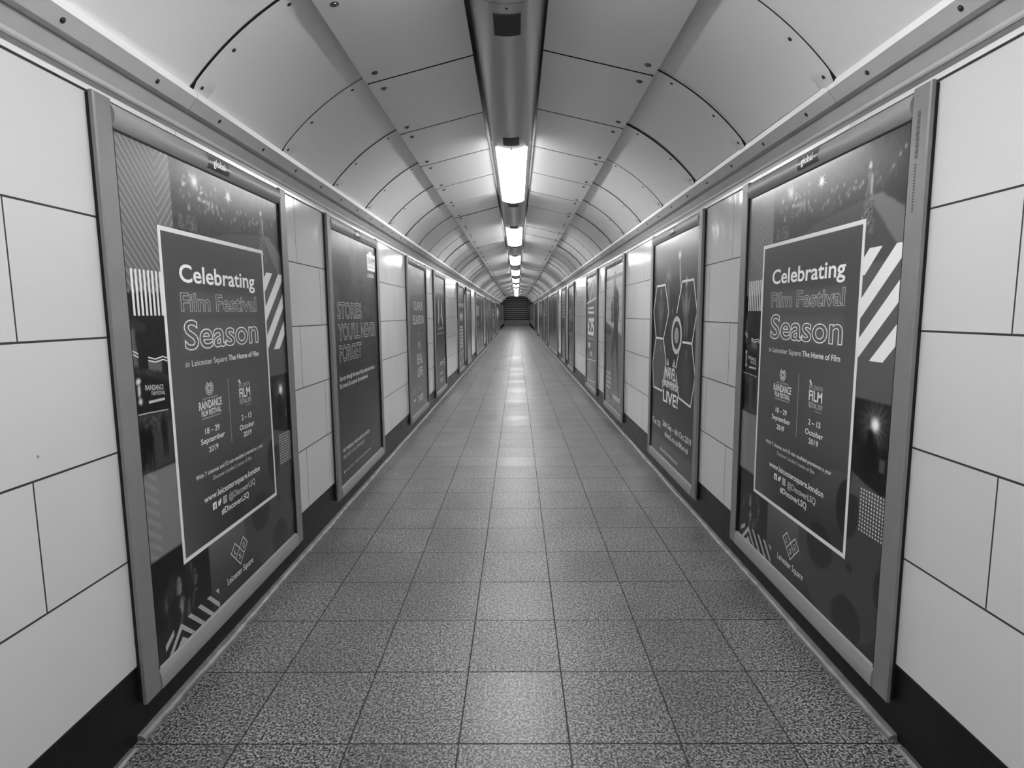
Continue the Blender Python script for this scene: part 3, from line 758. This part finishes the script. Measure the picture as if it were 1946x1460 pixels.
def art_museum(nx=90, ny=130):
    A_ = Art(PW, PH, nx, ny, 66); U_, V_ = A_.U, A_.V
    A_.g = 34 + 34 * np.clip((V_ - 1.6) / 2.4, 0, 1)
    r = np.random.RandomState(11)
    for i in range(46):
        u, v = r.rand() * 3.5, 1.2 + r.rand() * 3.8; a, c = .15 + r.rand() * .5, .1 + r.rand() * .45; g_ = 30 + 62 * r.rand() * np.clip((v - 1) / 3, .25, 1)
        P = [(u, v), (u + a, v + c * (r.rand() - .3)), (u + a * r.rand(), v + c), (u - a * .3, v + c * .6)]; A_.fill(A_.poly_mask(P), g_)
    for i in range(16):
        u, v = r.rand() * 3.4, r.rand() * 1.9; A_.fill(A_.poly_mask([(u, v), (u + .3, v + .05), (u + .25, v + .5), (u + .05, v + .4)]), 26 + 22 * r.rand())
    A_.fill(A_.poly_mask([(.0, 4.0), (.9, 3.7), (1.4, 4.2), (1.2, 4.5), (0, 4.6)]), 44); A_.fill(A_.poly_mask([(2.4, .3), (3.1, .1), (3.4, 1.3), (2.9, 1.25)]), 52)
    A_.noise(A_.U > -1, 3, 2, 2)
    A_.quad([(2.68, 4.36), (3.40, 4.36), (3.44, 4.75), (3.15, 4.75), (3.15, 4.80), (2.86, 4.80), (2.86, 4.74), (2.68, 4.73)], 232, 2)
    A_.text('IWM', 2.76, 3.34, 4.50, .17, 25, .0, layer=5); A_.rect(2.76, 3.0, 4.44, 4.455, 70, 3); A_.rect(3.05, 3.32, 4.44, 4.455, 70, 3)
    A_.text('LONDON', 2.66, 3.26, 4.20, .085, 232, .02)
    for t, u0, u1, v in (('STORIES', .28, 2.02, 3.265), ("YOU'LL NEVER", .28, 3.25, 2.84), ('FORGET', .29, 1.90, 2.42)): A_.text(t, u0, u1, v, .315, 215, .02, .009)
    A_.text('See war through the eyes of the people who lived it.', .24, 3.03, 2.05, .095, 215, .015); A_.text('Be moved. Be inspired. Be transformed.', .25, 2.38, 1.90, .095, 215, .015)
    A_.text('VISIT IMPERIAL WAR MUSEUM LONDON', .25, 2.34, .625, .075, 220, .02); A_.text('FREE ENTRY TO ALL | IWM.ORG.UK', .25, 1.87, .49, .072, 205)
    A_.disc(.28, .235, .03, 210); A_.text('Lambeth North', .36, .98, .21, .055, 190); A_.disc(1.12, .235, .028, 210); A_.disc(1.25, .235, .028, 210); A_.rect(1.36, 1.8, .215, .25, 150, 2); A_.rect(1.84, 2.1, .215, .25, 150, 2); A_.rect(2.14, 2.43, .215, .25, 150, 2)
    return A_

def art_gallery():
    A_ = Art(PW, PH, 24, 34, 100); A_.g = 92 + 16 * A_.V / 5
    A_.text('TATE MODERN', 1.13, 2.63, 4.60, .13, 150); A_.rect(1.36, 1.85, 4.43, 4.49, 135, 2); A_.rect(1.93, 2.4, 4.43, 4.49, 135, 2)
    for t, u0, u1, v, h in (('OLAFUR', .9, 2.75, 3.48, .29), ('ELIASSON', .72, 2.95, 3.0, .30), ('IN', 1.62, 2.05, 2.12, .28), ('REAL', 1.32, 2.49, 1.60, .36), ('LIFE', 1.38, 2.42, 1.16, .32)): A_.text(t, u0, u1, v, h, 228, .0)
    A_.rect(1.55, 2.05, 2.66, 2.68, 190, 2); A_.rect(1.62, 1.98, 2.56, 2.575, 170, 2)
    for i in range(3): A_.rect(.35, .95, .82 - .07 * i, .845 - .07 * i, 150, 2); A_.rect(1.5, 2.0, .8 - .06 * i, .82 - .06 * i, 150, 2)
    A_.rect(.45, .8, .42, .5, 200, 2); A_.text('TATE', 1.37, 2.36, .29, .2, 225, .03)
    return A_

def blocks(A_, r, u0, u1, v0, v1, g, n, layer=2):
    """rows of short light dashes, standing for copy too small to read"""
    v = v1; dv = (v1 - v0) / n
    for i in range(n):
        u = u0
        while u < u1 - .05:
            w_ = min(.06 + r.rand() * .22, u1 - u); A_.rect(u, u + w_, v - dv * .6, v, g, layer); u += w_ + .04
        v -= dv

def art_show():
    A_ = Art(PW, PH, 50, 72, 52); U_, V_ = A_.U, A_.V; A_.g = 34 + 40 * np.clip((V_ - 3.4) / 1.5, 0, 1)
    r = np.random.RandomState(5)
    q = A_.ell(1.75, 3.9, 1.6, .72); A_.fill((q < 1) & (q > .72) & (V_ > 4.1), 122)
    for u, v, a, c in ((1.3, 3.6, .16, .45), (2.25, 3.5, .18, .5), (1.75, 3.2, .12, .3), (1.15, 3.1, .16, .3), (2.5, 3.0, .14, .3)): A_.blob(u, v, a, c, 190, .6)
    A_.blob(1.75, 3.65, .14, .3, 18, .5); A_.blob(1.8, 3.0, .1, .2, 30, .5)
    A_.noise(A_.box(.7, 3.0, 1.7, 2.8), 26, 1, 4); A_.fill(A_.box(.7, 3.0, 2.2, 2.25), 90)
    blocks(A_, r, 1.0, 2.6, 4.22, 4.42, 160, 2); blocks(A_, r, .8, 2.9, 2.35, 2.75, 120, 2); blocks(A_, r, 1.35, 2.4, 1.02, 1.2, 210, 2); blocks(A_, r, 2.75, 3.15, .85, 1.25, 210, 3)
    blocks(A_, r, 1.3, 2.2, .60, .72, 190, 1); blocks(A_, r, 1.3, 2.3, .28, .45, 190, 2)
    return A_

def art_hexes():
    A_ = Art(PW, PH, 120, 170, 50); U_, V_ = A_.U, A_.V; A_.g = 36 + 78 * np.clip((V_ - 3.7) / 1.2, 0, 1)
    A_.fill(V_ < .42 - 0 * U_, 74)
    LH = [(.30, 3.95), (1.08, 3.95), (1.45, 3.34), (1.02, 2.73), (.32, 2.73), (-.04, 3.34)]
    RH = [(2.45, 3.95), (3.22, 3.95), (3.6, 3.34), (3.22, 2.73), (2.45, 2.73), (2.10, 3.34)]
    LL = [(.32, 2.73), (1.02, 2.73), (1.30, 2.25), (1.02, 1.52), (.16, 1.52), (-.1, 2.1)]; RL = [(2.45, 2.73), (3.22, 2.73), (3.6, 2.1), (3.24, 1.50), (2.42, 1.56), (2.1, 2.1)]
    A_.fill(A_.poly_mask(LH), 40); A_.fill(A_.poly_mask(RH), 34); A_.fill(A_.poly_mask(LL), 78); A_.fill(A_.poly_mask(RL), 46)
    # generic dancers: plain pale silhouettes with raised arms, no costumes
    def fig(u, v, h, g_, arms=0):
        A_.blob(u, v + h * .86, h * .07, h * .09, g_, .45); A_.blob(u, v + h * .5, h * .13, h * .27, g_ * .7, .5)
        A_.blob(u - .06 * h, v + h * .12, h * .05, h * .22, g_ * .6, .5); A_.blob(u + .08 * h, v + h * .12, h * .05, h * .22, g_ * .6, .5)
        if arms: A_.blob(u - h * .16, v + h * .86, h * .03, h * .22, g_, .45, -.35); A_.blob(u + h * .16, v + h * .86, h * .03, h * .22, g_, .45, .35)
        else: A_.blob(u - h * .17, v + h * .5, h * .035, h * .2, g_ * .8, .5, .3); A_.blob(u + h * .17, v + h * .5, h * .035, h * .2, g_ * .8, .5, -.3)
    fig(1.35, 3.3, .95, 140, 1); fig(2.75, 2.9, 1.2, 165, 0); A_.blob(2.30, 4.05, .05, .42, 160, .4, .18); A_.blob(2.22, 4.5, .1, .08, 205, .4)
    fig(.72, 2.8, 1.15, 130); fig(.78, 1.6, 1.05, 110); fig(2.85, 1.6, 1.05, 100); fig(1.75, 2.5, 1.0, 105)
    A_.noise(A_.poly_mask(RH) | A_.poly_mask(LH) | A_.poly_mask(LL) | A_.poly_mask(RL), 9, 1, 3)
    for P, op in ((LH, 0), (RH, 0), (LL, 1), (RL, 1)):
        P = [(min(max(u, .02), 3.48), v) for u, v in P]
        if op: P = P[1:] + P[:1]
        A_.line(P, .045, 210, 2 + op, closed=not op)
    A_.disc(2.12, 2.85, .47, 44, 32, 3); A_.ring(2.12, 2.85, .30, .40, 190, 32, 4); A_.disc(2.12, 2.85, .17, 150, 24, 4)   # plain round drum
    A_.quad([(1.0, 1.6), (1.3, 1.6), (1.3, 1.95), (1.95, 2.0), (1.99, 2.34), (2.15, 2.1), (2.38, 1.6), (2.38, 1.3), (1.05, 1.3), (1.0, 1.6)], 60, 3)
    A_.quad([(1.02, 1.75), (1.30, 2.12), (1.47, 2.33), (1.62, 2.12), (1.80, 2.12), (1.99, 2.35), (2.14, 2.12), (2.37, 1.75)], 165, 4); A_.rect(1.27, 2.15, 1.83, 2.16, 30, 5)
    A_.text('MARVEL', 1.30, 2.12, 1.86, .27, 225, .03, layer=7); A_.text('UNIVERSE', 1.05, 2.38, 1.66, .125, 225, .03, layer=7); A_.text('LIVE!', 1.12, 2.36, 1.31, .27, 232, .03, layer=7)
    A_.text('The O2', .09, .94, .64, .14, 220, .03); A_.text('26th Sep \u2013 6th Oct 2019', 1.13, 3.36, .74, .13, 220, .03); A_.text('theo2.co.uk/Marvel', 1.34, 3.15, .53, .12, 220, .03)
    A_.rect(.03, .2, .45, .46, 180); A_.text('MarvelUniverseLive.co.uk', .98, 2.45, .12, .085, 215, .02)
    return A_

def art_runner():
    A_ = Art(PW, PH, 110, 155, 150); U_, V_ = A_.U, A_.V
    A_.g = 190 - 10 * (((V_ * 2.6) % 1) < .06) * 4; A_.fill(V_ > 4.68, 150); A_.fill((V_ > 4.50) & (V_ < 4.64), 60); A_.fill((V_ > 4.64) & (V_ < 4.69), 185)
    g_ = V_ < 3.0 - .12 * U_; A_.fill(g_, 104); A_.noise(g_, 30, 1, 3); A_.fill((V_ < 2.72) & (V_ > 2.62 - .1 * U_) & (U_ < 1.3), 60); A_.noise(g_ & (V_ < .9), 18, 3, 5)
    A_.fill(A_.poly_mask([(1.2, 3.6), (1.5, 3.9), (1.75, 3.0), (1.25, 3.0)]), 80)
    s_ = .48
    for P, c in (([(1.75, 4.15), (2.15, 4.25), (2.7, 4.0), (2.85, 3.4), (2.6, 2.9), (2.7, 2.35), (1.65, 2.3), (1.85, 2.9), (1.7, 3.4)], 44),
                 ([(1.65, 2.4), (2.2, 2.4), (1.75, 1.85), (1.85, 1.3), (1.9, .85), (1.7, .85), (1.6, 1.3), (1.3, 1.9)], 62),
                 ([(2.2, 2.4), (2.7, 2.4), (2.75, 1.8), (2.9, 1.2), (3.0, .55), (2.8, .55), (2.6, 1.2), (2.4, 1.8)], 40)): A_.fill(A_.poly_mask(P), c)
    A_.solid(1.95, 4.42, .20, .24, 96); A_.solid(2.0, 4.62, .22, .12, 40); A_.blob(2.55, 3.55, .12, .16, 130, .6); A_.blob(2.55, 3.15, .28, .12, 110, .5, .5); A_.blob(1.5, 3.32, .28, .07, 130, .5)
    r = np.random.RandomState(2); blocks(A_, r, .3, 1.3, .5, 1.2, 190, 4); blocks(A_, r, 1.8, 3.2, .25, .5, 205, 1)
    return A_

def art_offer():
    A_ = Art(PW, PH, 50, 72, 104); U_, V_ = A_.U, A_.V
    A_.fill(V_ > 3.85 + .06 * U_, 112); A_.noise(V_ > 3.9, 34, 3, 6); A_.fill((V_ > 4.75 - .0 * U_) & (U_ < 1.2), 180); A_.fill(A_.ell(.3, 4.1, .3, .3) < 1, 40)
    A_.fill(V_ < 1.15, 120); A_.noise(A_.box(0, 3.5, .3, 1.15), 18, 4, 8)
    A_.line([(0, 3.78), (3.5, 3.98)], .06, 225); A_.line([(0, 4.5), (2.9, 4.95)], .04, 215); A_.line([(0, 1.12), (3.5, 1.3)], .04, 210); A_.line([(0, .15), (3.5, .35)], .04, 200)
    r = np.random.RandomState(9); blocks(A_, r, .5, 1.1, 3.24, 3.6, 220, 2); blocks(A_, r, 1.15, 2.6, 3.45, 3.6, 220, 1); blocks(A_, r, 1.0, 2.6, 3.22, 3.4, 220, 1)
    A_.text('\u00a325', .5, 2.65, 2.33, .78, 232, .04)
    blocks(A_, r, .5, 2.6, 2.12, 2.18, 180, 1); A_.rect(.7, 1.3, 1.72, 1.95, 215); A_.rect(1.5, 2.0, 1.4, 1.6, 200)
    return A_

def art_generic(W, seed, kind):
    r = np.random.RandomState(seed); n = max(20, int(W * 7)); A_ = Art(W, PH, n, 44, 70); U_, V_ = A_.U, A_.V
    if kind == 'rows':
        A_.g = 78 - 20 * (V_ > 3.9); A_.fill(A_.box(0, W, 3.85, 3.92), 210); A_.fill(A_.box(W * .2, W * .8, 2.9, 3.4), 150); A_.fill(A_.box(W * .3, W * .7, 3.1, 3.3), 225)
        blocks(A_, r, W * .25, W * .75, 1.2, 2.6, 200, 7); A_.line([(W * .1, .3), (W * .9, .35), (W * .9, 1.0), (W * .1, .9)], .04, 215, closed=True)
    elif kind == 'pale':
        A_.g = 112 + 14 * np.sin(V_ * 2.2); blocks(A_, r, W * .15, W * .85, 3.6, 4.6, 142, 6); A_.solid(W * .5, 2.2, W * .16, .3, 84); A_.solid(W * .5, 1.2, W * .12, .25, 88); blocks(A_, r, W * .2, W * .8, .3, .7, 150, 3)
    elif kind == 'scene':
        A_.g = 66 + 22 * (V_ < 2.0); A_.fill(A_.box(W * .06, W * .4, 3.1, 4.0), 158); A_.fill(A_.box(W * .1, W * .32, 2.2, 2.7), 128)
        A_.blob(W * .72, 3.2, W * .03, 1.0, 215, .5, .05); A_.blob(W * .62, 3.9, W * .08, .08, 200, .6); A_.blob(W * .78, 1.0, W * .08, .6, 190, .7); blocks(A_, r, W * .1, W * .5, .5, 1.6, 135, 4)
    elif kind == 'dark':
        A_.g = 46 + 8 * np.sin(U_ * 1.5 / W * 6); A_.blob(W * .5, 2.4, W * .05, 1.3, 105, .9, .1); blocks(A_, r, W * .12, W * .5, 4.0, 4.35, 110, 2); A_.rect(W * .12, W * .35, 3.6, 3.7, 96)
    elif kind == 'text':
        A_.g = 60 + 0 * V_; blocks(A_, r, W * .12, W * .85, 2.9, 4.6, 170, 7); blocks(A_, r, W * .15, W * .7, .6, 2.2, 135, 6)
    elif kind == 'shirt':
        A_.g = 60 + 50 * (V_ < 2.2); A_.blob(W * .35, 3.3, W * .2, 1.0, 228, .45); A_.blob(W * .75, 3.3, W * .1, .8, 205, .45); A_.fill(A_.box(0, W, 2.1, 2.2), 40)
    return A_

# ------------------------------------------------------------------ framed posters
def rail_x(z):       # front profile of the bulged top rail
    t = min(max((z - 5.460) / (5.664 - 5.460), 0), 1); return .050 + .046 * math.sin(math.pi * t) ** .8
def frame(side, ya, yb, art, label, plate=True, group=None, mark=False):
    W = yb - ya; dz = FZ((ya + yb) / 2)
    if side == 'L': t = empty('poster_frame', (XL, (ya + yb) / 2, .31 + dz), 0.0)
    else: t = empty('poster_frame', (XR, (ya + yb) / 2, .31 + dz), math.pi)
    tag(t, label, 'poster frame', group)
    h = W / 2; zt = 5.690 - .31; pw = .212
    b = MB(); b.box(.0, .040, -h + .012, h - .012, .02, zt - .02); b.build('shadow_gap_box', M['black'], t)  # black box stands in for the shadow gap between frame and wall
    for s in (-1, 1):
        y0, y1 = (-h, -h + pw) if s < 0 else (h - pw, h)
        b = MB(); b.cbox(.036, .078, y0, y1, 0, zt, .012); p = b.build('side_post', M['frame'], t)
        if mark and s > 0:
            b = MB(); n = 24
            for i in range(n):
                z0 = zt - .20 - i * .016; b.box(.0782, .0788, y0 + .075, y0 + .115, z0 - .009 * (1 + (i * 7 % 3) * .3) , z0)
            for i in range(16): b.box(.0782, .0788, y0 + .08, y0 + .105, zt - .64 - i * .025, zt - .64 - i * .025 + .014)
            b.build('printed_mark', M['sticker'], p)
        b = MB(); ys_ = sorted((s * (h - pw), s * (h - pw - .012))); b.box(.03, .070, ys_[0], ys_[1], .2, 5.47 - .31); b.build('gasket', M['black'], t)
    n = 12; zs = [5.460 + (5.664 - 5.460) * i / n for i in range(n + 1)]
    b = MB(); b.ext([(.03, 5.664 - .31)] + [(.03, 5.460 - .31)] + [(rail_x(z), z - .31) for z in zs], -h + pw + .003, h - pw - .003, flip=False); b.build('top_rail', M['rail'], t, True)
    prof = [(.03, .0), (.085, .012), (.092, .05), (.085, .14), (.066, .195), (.03, .208)]
    b = MB(); b.ext(prof[::-1][::-1], -h + pw + .003, h - pw - .003, flip=False); b.build('bottom_rail', M['rail'], t, True)
    b = MB(); b.box(.036, .052, -h + pw, h - pw, 5.446 - .31, 5.466 - .31); b.build('top_gasket', M['black'], t)
    a = art() if callable(art) else art
    a.objects(t, .044, .52 - .31 + .0)
    if plate:
        z0, z1, hw = 5.492, 5.640, .24
        b = MB(); V = []; Fc = []
        for i in range(9):
            z = z0 + (z1 - z0) * i / 8; V += [(rail_x(z) + .003, -hw, z - .31), (rail_x(z) + .003, hw, z - .31)]
        V += [(.05, -hw, z1 - .31), (.05, hw, z1 - .31), (.05, -hw, z0 - .31), (.05, hw, z0 - .31)]
        for i in range(8): Fc.append((2 * i, 2 * i + 1, 2 * i + 3, 2 * i + 2))
        Fc += [(16, 17, 19, 18), (20, 21, 1, 0)]
        b.add(V, Fc); pl_ = b.build('maker_plate', M['plate'], t, True)
        tv, tf = text_mesh('global', .012); hh = H_of(.012); k_ = .082 / (hh[1] - hh[0]); w0, w1 = tv[:, 0].min(), tv[:, 0].max()
        b = MB(); b.add([(.1005, ((q[0] - w0) / (w1 - w0) - .5) * .27, 5.532 + (q[1] - hh[0]) * k_ - .31) for q in tv], tf)
        b.build('lettering', M['platetext'], pl_)
    return t
fest = art_festival(); mus = art_museum()
GL = 'framed posters along the left wall'; GR = 'framed posters along the right wall'
frame('L', 4.93, 8.86, fest, 'large framed film season poster with white-edged text box, nearest on the left wall', group=GL)
frame('R', 4.94, 8.86, fest, 'large framed film season poster with white-edged text box, nearest on the right wall', group=GR, mark=True)
frame('L', 10.74, 14.68, mus, 'dark framed museum poster with outlined capitals, second on the left wall', group=GL)
frame('R', 10.70, 14.70, art_hexes, 'dark framed arena show poster with white hexagon outlines, second on the right wall', group=GR)
frame('L', 18.45, 22.38, art_gallery, 'plain grey framed exhibition poster with spaced white capitals, third on the left wall', group=GL)
frame('R', 18.44, 22.42, art_runner, 'framed poster of a person in dark sportswear on grass, third on the right wall', group=GR)
frame('L', 24.36, 28.30, art_show, 'dark framed theatre poster with an arch of pale lettering, fourth on the left wall', group=GL)
frame('R', 24.56, 28.45, art_offer, 'framed offer poster with big white price figures, fourth on the right wall', group=GR)
frame('L', 34.30, 38.20, lambda: art_generic(3.5, 21, 'rows'), 'framed poster of stacked pale text rows, fifth on the left wall', group=GL)
frame('R', 34.60, 38.55, mus, 'dark framed museum poster with outlined capitals, fifth on the right wall', group=GR)
frame('L', 40.05, 43.95, lambda: art_generic(3.5, 22, 'pale'), 'pale grey framed poster just past the small black speaker on the left wall', group=GL)
frame('R', 40.60, 44.50, lambda: art_generic(3.5, 23, 'text'), 'dark grey framed poster full of text, sixth on the right wall', group=GR)
frame('L', 48.90, 60.40, lambda: art_generic(11.07, 24, 'scene'), 'very wide framed poster with a pale upright figure, far along the left wall', group=GL)
frame('R', 48.40, 61.80, lambda: art_generic(12.97, 25, 'dark'), 'very wide near-black framed poster with a faint light streak, far along the right wall', group=GR)
frame('L', 65.30, 69.20, lambda: art_generic(3.5, 26, 'pale'), 'pale framed poster just past the very wide one on the left wall', plate=False, group=GL)
frame('L', 71.20, 75.10, lambda: art_generic(3.5, 27, 'text'), 'dark framed text poster, second past the very wide one on the left wall', plate=False, group=GL)
frame('R', 65.20, 69.10, lambda: art_generic(3.5, 28, 'text'), 'framed text poster straight after the very wide one on the right wall', plate=False, group=GR)
frame('R', 71.00, 75.00, lambda: art_generic(3.5, 29, 'rows'), 'banded framed poster, second past the very wide one on the right wall', plate=False, group=GR)
frame('L', 78.60, 92.60, lambda: art_generic(13.57, 30, 'rows'), 'wide framed poster with white bars near the far end of the left wall', plate=False, group=GL)
frame('R', 77.50, 89.00, lambda: art_generic(11.07, 31, 'text'), 'wide framed text poster near the far end of the right wall', plate=False, group=GR)
frame('L', 96.20, 118.0, lambda: art_generic(21.37, 32, 'shirt'), 'large framed poster with bright white ovals near the far end of the left wall', plate=False, group=GL)
frame('R', 96.50, 112.5, lambda: art_generic(15.57, 33, 'dark'), 'large dark framed poster at the far end of the right wall', plate=False, group=GR)

# small round black speaker on the left wall between two frames
t = empty('wall_speaker', (XL, 39.1, 5.40), label='small round black speaker fixed high between two frames on the left wall', cat='speaker')
b = MB(); b.box(0, .05, -.06, .06, -.28, .0); b.build('bracket', M['black'], t)
b = MB(); b.dome((.04, 0, .10), (1, 0, 0), .17, .10, 20, 5, washer=.02); b.build('housing', M['black'], t, True)

# ------------------------------------------------------------------ far end: portal edge, landing, stairs
oc = [(3.36, 5.9), (3.02, 6.22), (1.90, 7.33), (-1.96, 7.33), (-3.08, 6.22), (-3.42, 5.9)]
b = MB(); V = []; Fc = []; n = len(oc)
for yy in (121.6, 122.3):
    for k_ in (1.0, .945):
        V += [(XC + (x - XC) * k_, yy, (z - 5.0) * (k_ - .02 * (k_ < 1)) + 5.2) for x, z in oc]
for i in range(n - 1): Fc += [(i, i + 1, n + i + 1, n + i), (n + i, n + i + 1, 3 * n + i + 1, 3 * n + i), (2 * n + i, 3 * n + i, 3 * n + i + 1, 2 * n + i + 1)]
b.add(V, Fc); tag(b.build('trim_9', M['toptrim']), kind='structure')
b = MB(); oo = [(3.6, 5.9), (3.6, 8.6), (0, 8.6), (-3.6, 8.6), (-3.6, 5.9)]                      # bulkhead over the opening
b.add([(x, 122.05, z + .2) for x, z in oc[:3]] + [(3.6, 122.05, 8.6), (3.6, 122.05, 6.1)] + [(x, 122.05, z + .2) for x, z in oc[3:]] + [(-3.6, 122.05, 6.1), (-3.6, 122.05, 8.6)], [(0, 1, 2, 3, 4), (5, 6, 7, 8, 9), (2, 5, 9, 3)])
tag(b.build('wall_above_opening', M['darkwall']), kind='structure')
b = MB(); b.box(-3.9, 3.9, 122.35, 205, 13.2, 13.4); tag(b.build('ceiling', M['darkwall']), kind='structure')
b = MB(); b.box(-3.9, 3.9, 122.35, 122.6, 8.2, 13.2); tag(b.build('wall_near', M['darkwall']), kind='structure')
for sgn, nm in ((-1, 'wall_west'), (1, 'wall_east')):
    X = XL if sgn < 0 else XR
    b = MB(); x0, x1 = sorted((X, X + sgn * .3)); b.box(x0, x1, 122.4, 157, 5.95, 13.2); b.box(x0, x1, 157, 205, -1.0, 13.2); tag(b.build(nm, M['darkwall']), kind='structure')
b = MB(); b.box(-3.9, 3.9, 196, 196.3, 0, 13.2); tag(b.build('wall_far', M['darkwall']), kind='structure')
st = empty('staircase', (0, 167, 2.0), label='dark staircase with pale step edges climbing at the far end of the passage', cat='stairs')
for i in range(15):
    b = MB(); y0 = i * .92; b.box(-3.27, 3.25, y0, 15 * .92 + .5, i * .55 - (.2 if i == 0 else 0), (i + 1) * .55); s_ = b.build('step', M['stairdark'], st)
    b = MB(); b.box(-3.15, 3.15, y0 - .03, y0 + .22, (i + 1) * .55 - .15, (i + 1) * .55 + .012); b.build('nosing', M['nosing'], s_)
for sgn, wd in ((-1, 'left'), (1, 'right')):
    h_ = empty('handrail', (sgn * 3.345, 167, 2.0), label='pale handrail up the %s side of the far stairs' % wd, cat='handrail')
    b = MB(); n = 8; L_ = 14 * .92; V = []
    for y, z in ((-1.0, 2.3), (L_, 14 * .55 + 2.4)):
        for i in range(n): V.append((.055 * math.cos(2 * math.pi * i / n), y, z + .055 * math.sin(2 * math.pi * i / n)))
    b.add(V, [(i, (i + 1) % n, n + (i + 1) % n, n + i) for i in range(n)] + [tuple(range(n)), tuple(range(2 * n - 1, n - 1, -1))]); b.build('rail', M['handrail'], h_, True)
    for f_ in (.02, .5, .95):
        b = MB(); y = f_ * L_; zt = 2.35 + f_ * 14 * .55; b.box(-.03, .03, y - .03, y + .03, f_ * 14 * .55 + .2, zt); b.build('post', M['handrail'], h_)
# unseen lamps added to brighten the stairs, hidden from here by the vault
for yy, wd in ((140, 'nearer'), (163, 'farther')):
    t = empty('stair_fill_light', (0, yy, 13.0), label='%s added fill lamp over the far stairs, hidden above the vault edge' % wd, cat='ceiling light')
    b = MB(); b.box(-1.6, 1.6, -.9, .9, 0, .16); b.build('housing', M['steel'], t)
    b = MB(); b.box(-1.5, 1.5, -.8, .8, -.05, -.001); b.build('diffuser', M['lamp'], t)
